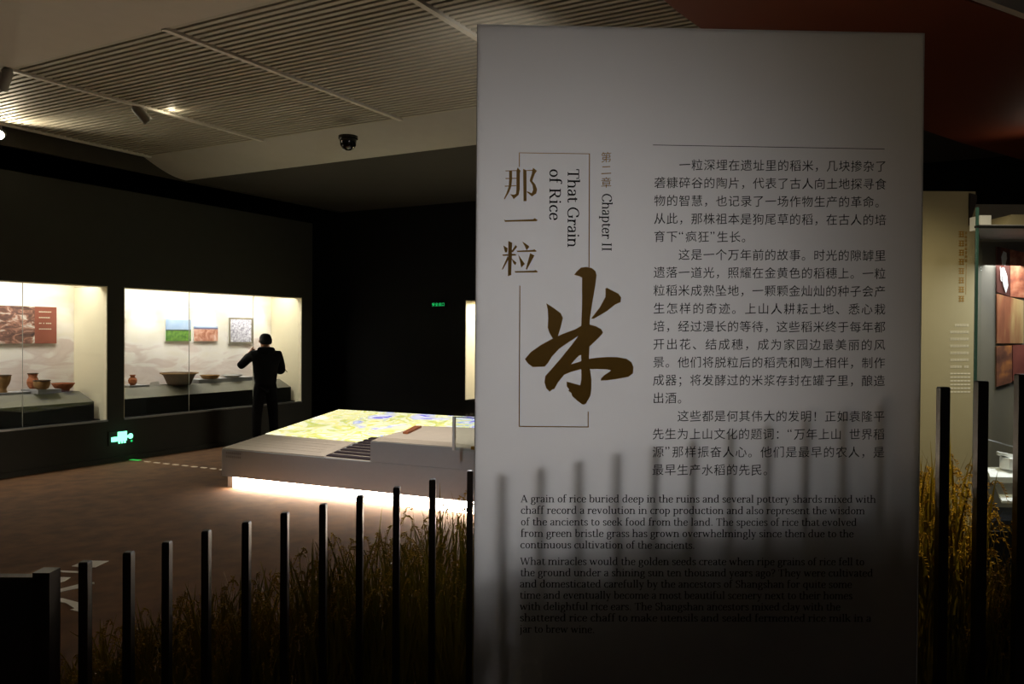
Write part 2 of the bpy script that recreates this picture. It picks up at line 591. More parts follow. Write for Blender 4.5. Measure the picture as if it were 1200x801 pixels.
def pot(name, x, s, base, prof, m, label, cat, parts=None):
    p = at_s(x, 440, s)
    root = empty(name, (p.x, p.y, base), 0, label=label, cat=cat)
    MB().lathe(prof, 32).build('vessel_body', m, root, True)
    for nm, pr, mm in (parts or []):
        MB().lathe(pr, 32).build(nm, mm, root, True)
    return root


def thick(prof, t=0.008):
    inner = [(max(r - t, 0.001), z + (t if i == 0 else 0)) for i, (r, z) in enumerate(prof)]
    return prof + [(r, z) for r, z in reversed(inner)]


pot('footed_cup', 3, 10.0, PT + .031, [(0.001, 0)] + thick([(.045, 0), (.05, .01), (.04, .03), (.045, .06), (.07, .10), (.085, .15), (.09, .2)]), M['ochre'],
    'brown flared cup on a foot at the left edge of the showcase', 'cup', [('rim', [(.084, .198), (.095, .198), (.095, .207), (.084, .207)], M['darkclay'])])
pot('jar', 38.5, 10.08, PT + .051, [(0.001, 0)] + thick([(.035, 0), (.055, .03), (.066, .07), (.066, .10), (.052, .135), (.046, .15), (.058, .185)]), M['terra'],
    'reddish narrow-necked jar standing on the stepped stand in the left showcase', 'jar', [('rim', [(.05, .183), (.062, .183), (.062, .191), (.05, .191)], M['darkclay'])])
pot('bowl', 49, 9.88, PT + .051 - .0, [(0.001, 0)] + thick([(.05, 0), (.075, .02), (.09, .05), (.094, .08), (.09, .105)]), M['ochre'],
    'brown round-bellied bowl beside the jar on the stepped stand', 'bowl', [('rim', [(.084, .102), (.097, .102), (.097, .112), (.084, .112)], M['darkclay'])])
pot('dish', 74, 9.98, PT + .001, [(0.001, 0)] + thick([(.07, 0), (.075, .03), (.10, .05), (.125, .085), (.13, .1)]), M['terra'],
    'wide orange-brown dish with upturned rim, rightmost vessel of the left showcase', 'dish', [('rim', [(.122, .098), (.136, .098), (.136, .107), (.122, .107)], M['terra'])])
pot('jar', 155.5, 10.0, PT + .031, [(0.001, 0)] + thick([(.03, 0), (.052, .03), (.058, .06), (.05, .09), (.03, .105), (.03, .125), (.036, .135)]), M['terra'],
    'little round reddish jar alone at the left end of the second showcase', 'jar', [('rim', [(.03, .133), (.04, .133), (.04, .14), (.03, .14)], M['terra'])])
wb = at_s(181, 440, 9.95)
wst = MB().prism([(-.07, -.05, 0), (.07, -.04, 0), (.06, .05, 0), (-.06, .05, 0)], [(-.055, -.04, .055), (.05, -.03, .07), (.05, .04, .06), (-.05, .04, .05)])
tag(wst.build('stone_tool', M['whiteclay'], loc=(wb.x, wb.y, PT + .001), rz=.5), 'small pale stone block between the little jar and the big basin', 'stone')
pot('basin', 210, 9.93, PT + .001, [(0.001, 0)] + thick([(.15, 0), (.165, .02), (.19, .08), (.215, .135), (.25, .165)], .012), M['darkclay'],
    'large dark brown basin with wide rim, biggest vessel in the second showcase', 'basin', [('rim', [(.235, .162), (.262, .162), (.262, .175), (.235, .175)], M['ochre'])])
pot('dish', 246, 9.98, PT + .061, [(0.001, 0)] + thick([(.10, 0), (.12, .015), (.14, .05)]), M['ochre'],
    'shallow ochre dish on the wide grey tray, next to the basin', 'dish', [('rim', [(.132, .048), (.146, .048), (.146, .056), (.132, .056)], M['ochre'])])
pot('dish', 272, 10.0, PT + .061, [(0.001, 0)] + thick([(.09, 0), (.12, .012), (.155, .035)]), M['whiteclay'],
    'flat pale grey dish on the wide tray beside the visitor', 'dish', [('rim', [(.147, .033), (.16, .033), (.16, .041), (.147, .041)], M['tray'])])


# pictures on the back panels
def picture(x0, x1, y0, y1, label, bands, name='photo_print', parent_name=None):
    S = 10.215
    a, b = at_s(x0, y0, S), at_s(x1, y1, S)
    ta, tb = a.dot(D1), b.dot(D1)
    zt = at_s((x0 + x1) / 2, y0, S).z
    zb = at_s((x0 + x1) / 2, y1, S).z
    w, h = tb - ta, zt - zb
    root = empty(name, rm((ta + tb) / 2, S, zb), TH, label=label, cat='picture')
    MB().box(-w / 2, w / 2, -.002, .012, 0, h).build('backing_board', M['paper'], root)
    for nm, u0, u1, v0, v1, m in bands:
        MB().box(-w / 2 + u0 * w, -w / 2 + u1 * w, -.006, -.0021, v0 * h, v1 * h).build(nm, m, root)
    return root, w, h


M['sky'] = ramp_mat('printed_sky', [(0, (130, 160, 205)), (1, (180, 200, 225))], 3)
M['grass'] = ramp_mat('printed_grass', [(0, (40, 92, 20)), (1, (110, 160, 50))], 22)
M['hedge'] = mat('printed_hedge', (36, 62, 24), var=.4, scale=30)
M['dirt'] = ramp_mat('printed_dig', [(0, (150, 84, 60)), (0.5, (200, 140, 116)), (1, (226, 190, 176))], 9, distort=1)
M['hill'] = mat('printed_hill', (90, 92, 130), var=.3, scale=20)
M['rub'] = ramp_mat('stone_rubbing', [(0, (120, 116, 130)), (0.5, (190, 186, 200)), (1, (235, 232, 240))], 30, detail=8)
M['rubedge'] = mat('rubbing_edge', (120, 112, 96), var=.3, scale=20)
M['redcard'] = mat('red_caption_card', (150, 84, 66), .7, var=.05)
M['digphoto'] = ramp_mat('excavation_photo', [(0, (60, 46, 44)), (0.45, (120, 84, 72)), (0.6, (164, 116, 96)), (0.8, (200, 190, 180)), (1, (240, 236, 226))], 6, distort=1.5, stretch=(1, 1, 2), lo=.25, hi=.75)
picture(194, 223.5, 374, 399.5, 'photo of a green field under a pale sky in the second showcase',
        [('sky_area', 0, 1, .5, 1, M['sky']), ('field_area', 0, 1, 0, .47, M['grass']), ('hedge_line', 0, 1, .47, .53, M['hedge'])])
picture(227, 255, 382, 399.5, 'photo of a reddish excavation site, middle one of the three pictures',
        [('ground_area', 0, 1, 0, .8, M['dirt']), ('hill_line', 0, 1, .8, .9, M['hill']), ('sky_area', 0, 1, .9, 1, M['sky'])])
r3, w3, h3 = picture(268, 296, 372, 402.5, 'square grey rubbing with a worn edge, nearest the visitor',
                     [('print_area', .07, .93, .07, .93, M['rub']), ('worn_edge', 0, .07, 0, 1, M['rubedge']), ('worn_edge', .07, 1, 0, .07, M['rubedge']),
                      ('worn_edge', .07, 1, .93, 1, M['rubedge']), ('worn_edge', .93, 1, .07, .93, M['rubedge'])])
r1, w1, h1 = picture(-40, 66, 358, 402.5, 'wide photo board of a dig with a red caption card in the left showcase',
                     [('photo_area', 0, .74, 0, 1, M['digphoto']), ('caption_card', .74, 1, 0, 1, M['redcard'])])
for k in range(4):
    cap = MB()
    z = h1 * (.86 - .155 * k)
    x = -w1 / 2 + w1 * .79
    for q in range(9):
        if random.random() < .85:
            cap.box(x + q * .018, x + q * .018 + .013, -.0068, -.0062, z - .006, z + .006)
    tag(cap.build('caption_line', M['white_print'], r1), kind='stuff')

# scallops of light on the back panels: small spots in the case roof
for x in (170, 209, 241, 282, 303):
    p = at_s(x, 380, 10.2)
    t = p.dot(D1)
    light('picture_spot_light', 'SPOT', rm(t, 9.98, 2.38), rm(t, 10.24, 1.5), 30, (1, .97, .9),   .02, cone=54, blend=.8)
for x in (-20, 20, 75):
    p = at_s(x, 380, 10.2)
    t = p.dot(D1)
    light('picture_spot_light', 'SPOT', rm(t, 9.98, 2.38), rm(t, 10.22, 1.4), 13, (1, .97, .9), .02, cone=42, blend=.7)

# lit niche in the far wall
ni = empty('showcase', rm(11.1, sum(NS) / 2, 0.62), TH, label='narrow bright strip of a far showcase at the left edge of the text panel', cat='showcase')
L = (NS[1] - NS[0]) / 2
MB().box(0.5, 0.52, -L, L, 0, 1.58).build('back_panel', M['cream'], ni)
for k in (-1, 1):
    MB().box(0.0, 0.5, k * L - .01, k * L + .01, 0, 1.58).build('side_panel', M['cream'], ni)
MB().box(0.0, 0.5, -L, L, -.01, 0.0).build('case_floor', M['plinth'], ni)
MB().box(0.0, 0.5, -L, L, 1.58, 1.59).build('case_roof', M['cream'], ni)
light('far_case_light', 'AREA', rm(11.35, sum(NS) / 2, 2.17), energy=40, color=(1, .95, .82), size=.4, size_y=1.8, rot=(0, 0, TH))

# ------------------------------------------------------------------ text panel
YAW = R(2.0)
U = Vector((math.cos(YAW), math.sin(YAW), 0))
N = Vector((-math.sin(YAW), math.cos(YAW), 0))
P0 = at_d(557.5, 400, 2.28)
P0.z = 0


def pu(x, y):
    """photo position -> position on the panel's face (along, up) in metres"""
    r = ray(x, y)
    k = (P0 - EYE).dot(N) / r.dot(N)
    p = EYE + r * k - P0
    return p.dot(U), p.z


PWID = (pu(1081, 38)[0] + pu(1075.5, 790)[0]) / 2
PH = (pu(560, 31.5)[1] + pu(1080, 37.5)[1]) / 2
panel = empty('text_panel', P0, YAW, label='tall grey frosted chapter panel with gold title and dark bilingual text', cat='panel')
sheet = MB().box(0, PWID, 0, 0.006, 0, PH).build('frosted_sheet', M['frosted'], panel)
MB().box(0, PWID, -0.001, 0.0075, PH, PH + .002).build('top_edge', M['paper'], panel)
MB().box(PWID, PWID + .002, -0.001, 0.0075, 0, PH + .002).build('side_edge', M['paper'], panel)
MB().box(-.002, 0, -0.001, 0.0075, 0, PH + .002).build('side_edge', M['lampgrey'], panel)
MB().box(-0.02, PWID + .02, -0.06, 0.05, 0, 0.05).build('foot_rail', M['black'], panel)

LAYER = [0]


def flat(name, polys, m, parent=panel, y=-0.0008):
    """coplanar print: list of polygons in (u, v)"""
    vs, fs = [], []
    for i, pl in enumerate(polys):
        n = len(vs)
        yy = y - (i % 7) * 0.00002
        vs += [(u, yy, v) for u, v in pl]
        fs.append(tuple(range(n, n + len(pl))))
    o = mesh_obj(name, vs, fs, m, parent)
    bm = bmesh.new()
    bm.from_mesh(o.data)
    bmesh.ops.triangulate(bm, faces=bm.faces[:], ngon_method='EAR_CLIP')
    for f in bm.faces:
        if f.normal.y > 0:
            f.normal_flip()
    bm.to_mesh(o.data)
    bm.free()
    return o


GL = {}


def glyph(ch, thin=0.0):
    """triangles of one Chinese character from the built-in font, em = 1"""
    key = (ch, thin)
    if key in GL:
        return GL[key]
    c = bpy.data.curves.new('glyph', 'FONT')
    c.body = ch
    c.size = 1
    c.resolution_u = 2
    c.offset = thin
    o = bpy.data.objects.new('glyph', c)
    COL.objects.link(o)
    bpy.context.view_layer.update()
    me = bpy.data.meshes.new_from_object(o.evaluated_get(bpy.context.evaluated_depsgraph_get()))
    r = ([(v.co.x, v.co.y) for v in me.vertices], [tuple(p.vertices) for p in me.polygons])
    bpy.data.objects.remove(o)
    bpy.data.curves.remove(c)
    bpy.data.meshes.remove(me)
    GL[key] = r
    return r


def glyph_mesh(name, items, m, parent, y=-0.0008):
    """items: (char, u, v of cell's lower left, size, slant)"""
    vs, fs = [], []
    for ch, u, v, sz in items:
        gv, gf = glyph(ch, 0.0)
        n = len(vs)
        # a slight upward slant, as in brush-written type
        vs += [(u + gx * sz, y, v + (gy + 0.06 * (gx - .5)) * sz) for gx, gy in gv]
        fs += [tuple(n + i for i in f) for f in gf]
    o = mesh_obj(name, vs, fs, m, parent)
    bm = bmesh.new()
    bm.from_mesh(o.data)
    for f in bm.faces:
        if f.normal.y > 0:
            f.normal_flip()
    bm.to_mesh(o.data)
    bm.free()
    return o


ROWS = ['　　一粒深埋在遗址里的稻米，几块掺杂了', '砻糠碎谷的陶片，代表了古人向土地探寻食', '物的智慧，也记录了一场作物生产的革命。',
        '从此，那株祖本是狗尾草的稻，在古人的培', '育下“疯狂”生长。', '　　这是一个万年前的故事。时光的隙罅里', '遗落一道光，照耀在金黄色的稻穗上。一粒',
        '粒稻米成熟坠地，一颗颗金灿灿的种子会产', '生怎样的奇迹。上山人耕耘土地、悉心栽', '培，经过漫长的等待，这些稻米终于每年都', '开出花、结成穗，成为家园边最美丽的风',
        '景。他们将脱粒后的稻壳和陶土相伴，制作', '成器；将发酵过的米浆存封在罐子里，酿造', '出酒。', '　　这些都是何其伟大的发明！正如袁隆平',
        '先生为上山文化的题词：“万年上山 世界稻', '源”那样振奋人心。他们是最早的农人，是', '最早生产水稻的先民。']
for k, row in enumerate(ROWS):
    yc = 193.0 + 21.02 * k
    xl = 766.0 - 2.5 * k / 17
    ul, vl = pu(xl, yc - 0.5)
    ur, vr = pu(xl + 273, yc + 1.6 - 1.8 * k / 17)
    W = ur - ul
    cell = W / 19.0
    adv = [0.55 if c in '“” ' else 1.0 for c in row]
    tot = sum(adv)
    gap = (19.0 - tot) / (len(row) - 1) if tot > 17.5 else 0.0
    x = 0.0
    items = []
    for c, a in zip(row, adv):
        if c not in '　 ':
            sz = cell * 1.0
            u = ul + x * cell + (0.03 * cell)
            v = vl + (vr - vl) * (x / 19) - 0.38 * sz
            if c in '“”':
                items.append((c, u, v + .1 * sz, sz))
            else:
                items.append((c, u, v, sz * .97))
        x += a + gap
    tag(glyph_mesh('text_line', items, M['ink'], panel), kind='stuff')

# --- a broad-nib roman serif, drawn stroke by stroke
X, A, C, D = .47, .72, .66, -.21
TK, TN = .104, .044


def crom(pts, n=5):
    if len(pts) < 3:
        return pts
    out = []
    P = [pts[0]] + list(pts) + [pts[-1]]
    for i in range(1, len(P) - 2):
        p0, p1, p2, p3 = P[i - 1], P[i], P[i + 1], P[i + 2]
        for k in range(n):
            t = k / n
            out.append(tuple(0.5 * ((2 * p1[j]) + (-p0[j] + p2[j]) * t + (2 * p0[j] - 5 * p1[j] + 4 * p2[j] - p3[j]) * t * t + (-p0[j] + 3 * p1[j] - 3 * p2[j] + p3[j]) * t ** 3) for j in (0, 1)))
    out.append(pts[-1])
    return out


def st(x, y0, y1, l=1, r=1, top=1, bot=1, flag=0):
    """upright stem with serifs; flag=1: slanted head serif to the left only"""
    s = [('s', [(x, y0), (x, y1)])]
    h = .07
    if bot:
        s.append(('h', [(x - .04 - h * l, y0 + .018), (x + .04 + h * r, y0 + .018)]))
    if top:
        if flag:
            s.append(('h', [(x - .04 - h, y1 - .03), (x + .03, y1 - .01)]))
        else:
            s.append(('h', [(x - .04 - h, y1 - .018), (x + .04 + h, y1 - .018)]))
    return s


def bowl(x0, x1, y0, y1):
    cx = (x0 + x1) / 2
    cy = (y0 + y1) / 2
    w, h = (x1 - x0) / 2, (y1 - y0) / 2
    pts = [(cx + w * math.sin(a), cy + h * math.cos(a)) for a in [2 * math.pi * i / 16 for i in range(17)]]
    return ('p', pts)


G = {
    'a': (.46, [('c', [(.08, .36), (.12, .44), (.22, .455), (.31, .42), (.335, .32)]), ('s', [(.335, .34), (.335, .07)]), ('h', [(.31, .02), (.44, .035)]),
                ('c', [(.33, .27), (.18, .24), (.085, .16), (.09, .05), (.17, .015), (.26, .04), (.33, .11)])]),
    'b': (.52, st(.11, .02, A, bot=0, flag=1) + [('c', [(.11, .35), (.2, .44), (.33, .43), (.42, .34), (.425, .2), (.37, .06), (.26, .015), (.11, .05)])]),
    'c': (.44, [('c', [(.38, .36), (.33, .44), (.22, .45), (.11, .36), (.075, .22), (.12, .08), (.22, .015), (.32, .03), (.39, .10)])]),
    'd': (.54, st(.40, .03, A, bot=0, flag=1) + [('h', [(.40, .018), (.50, .018)]), ('c', [(.40, .40), (.3, .45), (.18, .43), (.09, .32), (.08, .18), (.14, .05), (.25, .015), (.40, .10)])]),
    'e': (.46, [('h', [(.10, .25), (.37, .25)]), ('c', [(.375, .25), (.36, .38), (.26, .455), (.14, .41), (.075, .27), (.085, .12), (.17, .02), (.29, .02), (.39, .10)])]),
    'f': (.33, st(.13, 0, .6, top=0) + [('c', [(.13, .56), (.16, .67), (.25, .715), (.34, .67)]), ('h', [(.03, .45), (.28, .45)])]),
    'g': (.48, [bowl(.09, .36, .15, .455), ('h', [(.33, .43), (.46, .43)]), ('c', [(.14, .17), (.10, .09), (.17, .04), (.34, .02), (.41, -.06), (.35, -.17), (.2, -.205), (.08, -.15), (.08, -.06), (.17, .02)])]),
    'h': (.56, st(.11, 0, A, flag=1) + [('c', [(.12, .34), (.22, .43), (.33, .44), (.42, .35), (.425, .2)])] + st(.425, 0, .25, top=0)),
    'i': (.27, st(.13, 0, X, flag=1) + [('d', [(.125, .63)])]),
    'j': (.27, st(.13, -.06, X, bot=0, flag=1) + [('c', [(.13, -.04), (.10, -.17), (.0, -.2)]), ('d', [(.125, .63)])]),
    'k': (.53, st(.11, 0, A, flag=1) + [('n', [(.14, .22), (.40, .44)]), ('k', [(.22, .28), (.44, .01)]), ('h', [(.30, .45), (.47, .45)]), ('h', [(.36, .018), (.52, .018)])]),
    'l': (.27, st(.13, 0, A, flag=1)),
    'm': (.84, st(.11, 0, X, flag=1) + [('c', [(.12, .34), (.22, .43), (.33, .44), (.405, .35), (.41, .2)])] + st(.41, 0, .25, top=0) +
          [('c', [(.42, .34), (.52, .43), (.63, .44), (.705, .35), (.71, .2)])] + st(.71, 0, .25, top=0)),
    'n': (.56, st(.11, 0, X, flag=1) + [('c', [(.12, .34), (.22, .43), (.33, .44), (.42, .35), (.425, .2)])] + st(.425, 0, .25, top=0)),
    'o': (.50, [bowl(.085, .415, .015, .455)]),
    'p': (.53, st(.11, D, X, flag=1) + [('c', [(.11, .37), (.2, .44), (.33, .43), (.42, .34), (.43, .2), (.37, .06), (.26, .015), (.11, .05)])]),
    'q': (.53, st(.40, D, X, top=0) + [('c', [(.40, .40), (.3, .45), (.18, .43), (.09, .32), (.08, .18), (.14, .05), (.25, .015), (.40, .10)])]),
    'r': (.39, st(.11, 0, X, flag=1) + [('c', [(.12, .32), (.19, .42), (.27, .45), (.36, .42)]), ('d', [(.335, .40)])]),
    's': (.38, [('c', [(.31, .36), (.26, .44), (.15, .45), (.085, .37), (.12, .28), (.25, .21), (.315, .12), (.26, .03), (.15, .015), (.06, .10)])]),
    't': (.34, [('s', [(.13, .56), (.13, .1)]), ('c', [(.13, .14), (.17, .03), (.25, .015), (.33, .06)]), ('h', [(.03, .45), (.30, .45)])]),
    'u': (.56, st(.11, .2, X, bot=0, flag=1) + [('c', [(.11, .24), (.13, .08), (.21, .02), (.32, .04), (.42, .13)])] + st(.425, .03, X, bot=0, flag=1) + [('h', [(.42, .018), (.53, .018)])]),
    'v': (.50, [('k', [(.09, .45), (.25, .02)]), ('n', [(.25, .02), (.40, .45)]), ('h', [(.01, .45), (.18, .45)]), ('h', [(.31, .45), (.48, .45)])]),
    'w': (.74, [('k', [(.08, .45), (.22, .02)]), ('n', [(.22, .02), (.36, .43)]), ('k', [(.35, .45), (.49, .02)]), ('n', [(.49, .02), (.64, .45)]), ('h', [(.0, .45), (.17, .45)]), ('h', [(.56, .45), (.72, .45)])]),
    'x': (.49, [('k', [(.09, .45), (.39, .02)]), ('n', [(.08, .02), (.38, .45)]), ('h', [(.01, .45), (.18, .45)]), ('h', [(.31, .018), (.48, .018)]), ('h', [(.01, .018), (.16, .018)]), ('h', [(.31, .45), (.46, .45)])]),
    'y': (.50, [('k', [(.09, .45), (.26, .02)]), ('n', [(.40, .45), (.2, -.13)]), ('c', [(.21, -.11), (.15, -.2), (.06, -.19)]), ('h', [(.01, .45), (.18, .45)]), ('h', [(.31, .45), (.48, .45)])]),
    'z': (.45, [('h', [(.06, .45), (.38, .45)]), ('k', [(.37, .44), (.07, .03)]), ('h', [(.06, .018), (.40, .018)])]),
    'A': (.66, [('n', [(.30, .66), (.09, .02)]), ('k', [(.31, .66), (.55, .02)]), ('h', [(.17, .22), (.46, .22)]), ('h', [(.0, .018), (.18, .018)]), ('h', [(.45, .018), (.65, .018)])]),
    'C': (.64, [('c', [(.56, .50), (.50, .62), (.36, .655), (.19, .58), (.09, .40), (.09, .22), (.2, .06), (.36, .005), (.5, .04), (.58, .14)]), ('s', [(.565, .62), (.565, .49)])]),
    'G': (.70, [('c', [(.57, .50), (.51, .62), (.36, .655), (.19, .58), (.09, .40), (.09, .22), (.2, .06), (.37, .005), (.58, .06)]), ('s', [(.575, .05), (.575, .27)]), ('h', [(.48, .28), (.66, .28)]), ('n', [(.575, .62), (.575, .49)])]),
    'H': (.74, st(.14, 0, C) + st(.60, 0, C) + [('h', [(.14, .34), (.60, .34)])]),
    'I': (.34, st(.17, 0, C)),
    'L': (.56, st(.14, 0, C) + [('h', [(.14, .018), (.5, .018)]), ('n', [(.5, 0), (.5, .16)])]),
    'M': (.86, [('n', [(.14, 0), (.14, .66)]), ('k', [(.14, .65), (.42, .04)]), ('n', [(.42, .04), (.7, .65)]), ('s', [(.70, 0), (.70, .66)]), ('h', [(.04, .018), (.24, .018)]), ('h', [(.6, .018), (.8, .018)])]),
    'R': (.64, st(.14, 0, C) + [('c', [(.14, .64), (.34, .64), (.45, .56), (.44, .40), (.32, .33), (.14, .33)]), ('k', [(.31, .33), (.53, .01)]), ('h', [(.5, .018), (.63, .018)])]),
    'S': (.50, [('c', [(.42, .52), (.35, .635), (.2, .645), (.1, .54), (.14, .41), (.34, .31), (.43, .18), (.35, .04), (.2, .01), (.08, .14)])]),
    'T': (.62, st(.31, 0, C, top=0) + [('h', [(.05, .645), (.57, .645)]), ('n', [(.06, .66), (.05, .50)]), ('n', [(.56, .66), (.57, .50)])]),
    'W': (.92, [('k', [(.08, .65), (.26, .01)]), ('n', [(.26, .01), (.45, .63)]), ('k', [(.44, .65), (.62, .01)]), ('n', [(.62, .01), (.82, .65)]), ('h', [(.0, .64), (.18, .64)]), ('h', [(.73, .64), (.91, .64)])]),
    'Y': (.62, st(.31, 0, .32, top=0) + [('k', [(.1, .65), (.31, .3)]), ('n', [(.31, .3), (.52, .65)]), ('h', [(.01, .64), (.2, .64)]), ('h', [(.42, .64), (.61, .64)])]),
    '.': (.24, [('d', [(.11, .045)])]),
    ',': (.24, [('d', [(.11, .045)]), ('n', [(.13, .04), (.07, -.10)])]),
    '?': (.42, [('c', [(.08, .52), (.12, .64), (.25, .65), (.34, .55), (.29, .42), (.2, .32), (.19, .2)]), ('d', [(.19, .045)])]),
    '!': (.28, [('s', [(.13, .66), (.13, .2)]), ('d', [(.13, .045)])]),
    '“': (.38, [('s', [(.1, .66), (.1, .52)]), ('s', [(.24, .66), (.24, .52)])]),
}


def stroke_polys(kind, pts, bold=1.0):
    if kind == 'd':
        x, y = pts[0]
        r = .055
        return [[(x + r * math.cos(a), y + r * math.sin(a)) for a in [i * math.pi / 4 for i in range(8)]]]
    closed = kind == 'p'
    if kind == 'c':
        pts = crom(pts, 4)
    out = []
    n = len(pts)
    L_, R_ = [], []
    for i in range(n):
        if closed:
            a, b = pts[(i - 1) % (n - 1)], pts[(i + 1) % (n - 1)]
        else:
            a, b = pts[max(i - 1, 0)], pts[min(i + 1, n - 1)]
        dx, dy = b[0] - a[0], b[1] - a[1]
        d = math.hypot(dx, dy) or 1
        dx, dy = dx / d, dy / d
        if kind in 'h':
            w = TN
        elif kind == 'n':
            w = TN * 1.25
        elif kind in 'sk':
            w = TK
        else:
            w = TN + (TK - TN) * abs(dy) ** 1.3
        w *= bold / 2
        L_.append((pts[i][0] - dy * w, pts[i][1] + dx * w))
        R_.append((pts[i][0] + dy * w, pts[i][1] - dx * w))
    for i in range(n - 1):
        out.append([L_[i], R_[i], R_[i + 1], L_[i + 1]])
    return out


def roman(text):
    polys, x = [], 0.0
    for ch in text:
        if ch == ' ':
            x += .24
            continue
        w, strokes = G[ch]
        for kind, pts in strokes:
            for pl in stroke_polys(kind, pts):
                polys.append([(x + a, b) for a, b in pl])
        x += w
    return polys, x


EN = [('A grain of rice buried deep in the ruins and several pottery shards mixed with', 588.2, 610, 1026.5),
      ('chaff record a revolution in crop production and also represent the wisdom', 601.6, 610, 1013.5),
      ('of the ancients to seek food from the land. The species of rice that evolved', 615.2, 610, 1004),
      ('from green bristle grass has grown overwhelmingly since then due to the', 628.6, 610, 1000.5),
      ('continuous cultivation of the ancients.', 642, 609.5, 814.5),
      ('What miracles would the golden seeds create when ripe grains of rice fell to', 661.4, 609.5, 1013),
      ('the ground under a shining sun ten thousand years ago? They were cultivated', 674.6, 609.5, 1023),
      ('and domesticated carefully by the ancestors of Shangshan for quite some', 687.8, 609, 998.5),
      ('time and eventually become a most beautiful scenery next to their homes', 701, 609, 999),
      ('with delightful rice ears. The Shangshan ancestors mixed clay with the', 714.2, 609, 985),
      ('shattered rice chaff to make utensils and sealed fermented rice milk in a', 727.4, 609, 1021),
      ('jar to brew wine.', 740.6, 609, 697)]
for text, yb, x0, x1 in EN:
    polys, w = roman(text)
    u0, v0 = pu(x0, yb)
    u1, v1 = pu(x1, yb + 0.6)
    sx = (u1 - u0) / w
    sy = sx * 1.04
    hpx = 12.9
    sy = (pu(x0, yb - hpx)[1] - v0) * 1.0
    pl = [[(u0 + a * sx, v0 + (v1 - v0) * a / w + b * sy) for a, b in q] for q in polys]
    tag(flat('text_line', pl, M['ink']), kind='stuff')


def roman_down(text, xbase, y0, y1, em, name='subtitle'):
    """a line turned a quarter clockwise, reading downwards"""
    polys, w = roman(text)
    u0, v0 = pu(xbase, y0)
    u1, v1 = pu(xbase - 0.2, y1)
    s = (v0 - v1) / w
    e = pu(xbase + em, y0)[0] - u0
    pl = [[(u0 + b * e + (u1 - u0) * a / w, v0 - a * s) for a, b in q] for q in polys]
    return flat(name, pl, M['ink'])


roman_down('That Grain', 665.3, 197.5, 290, 20)
roman_down('of Rice', 644.0, 197.5, 258.5, 20)
roman_down('Chapter II', 705.6, 226.5, 294.5, 17, 'chapter_number')
for ch, yc in (('第', 184.2), ('二', 199), ('章', 213.8)):
    u, v = pu(710.4, yc)
    s = (pu(720, yc)[0] - pu(707, yc)[0])
    glyph_mesh('chapter_character', [(ch, u - .5 * s, v - .38 * s, s)], M['gold'], panel)


def px_poly(sc, ox, oy, pts):
    return [pu(ox + x / sc, oy + y / sc) for x, y in pts]


Z1 = (16.02, 580, 185)
na = [[(195, 236), (410, 231), (412, 246), (200, 250)], [(200, 378), (410, 374), (410, 390), (200, 396)], [(183, 522), (400, 512), (400, 527), (187, 540)],
      [(265, 244), (322, 244), (322, 400), (308, 540), (262, 650), (185, 775), (165, 772), (215, 660), (258, 540), (266, 400)],
      [(404, 242), (425, 182), (482, 240), (468, 290), (466, 590), (446, 692), (350, 775), (333, 740), (288, 682), (360, 690), (395, 670), (402, 590)],
      [(528, 203), (592, 232), (594, 800), (586, 812), (536, 812)], [(590, 230), (705, 222), (705, 240), (590, 246)],
      [(698, 240), (716, 183), (788, 242), (748, 300), (702, 430), (760, 500), (792, 590), (775, 668), (692, 722), (598, 640), (606, 624), (690, 660), (716, 600), (704, 510), (652, 430), (660, 390), (694, 290)]]
flat('title_character', [px_poly(*Z1, p) for p in na], M['gold'])
Z2 = (9.42, 580, 245)
flat('title_character', [px_poly(*Z2, [(100, 112), (115, 122), (420, 112), (440, 98), (475, 122), (455, 133), (112, 140)])], M['gold'])
li = [[(148, 350), (190, 370), (180, 728), (143, 740)], [(92, 400), (142, 430), (135, 475), (112, 478)], [(228, 395), (246, 415), (195, 478), (183, 462)],
      [(80, 500), (215, 492), (240, 505), (225, 512), (90, 516)], [(140, 515), (152, 550), (90, 660), (74, 670), (108, 590)], [(180, 540), (238, 590), (225, 618), (205, 600)],
      [(300, 355), (375, 405), (378, 420), (348, 455), (330, 410)], [(235, 458), (415, 450), (435, 442), (462, 462), (450, 470), (250, 473)], [(255, 497), (330, 605), (290, 645), (275, 570)],
      [(388, 485), (437, 510), (352, 668), (340, 660)], [(215, 684), (430, 678), (450, 670), (477, 692), (460, 698), (225, 700)]]
flat('title_character', [px_poly(*Z2, p) for p in li], M['gold'])
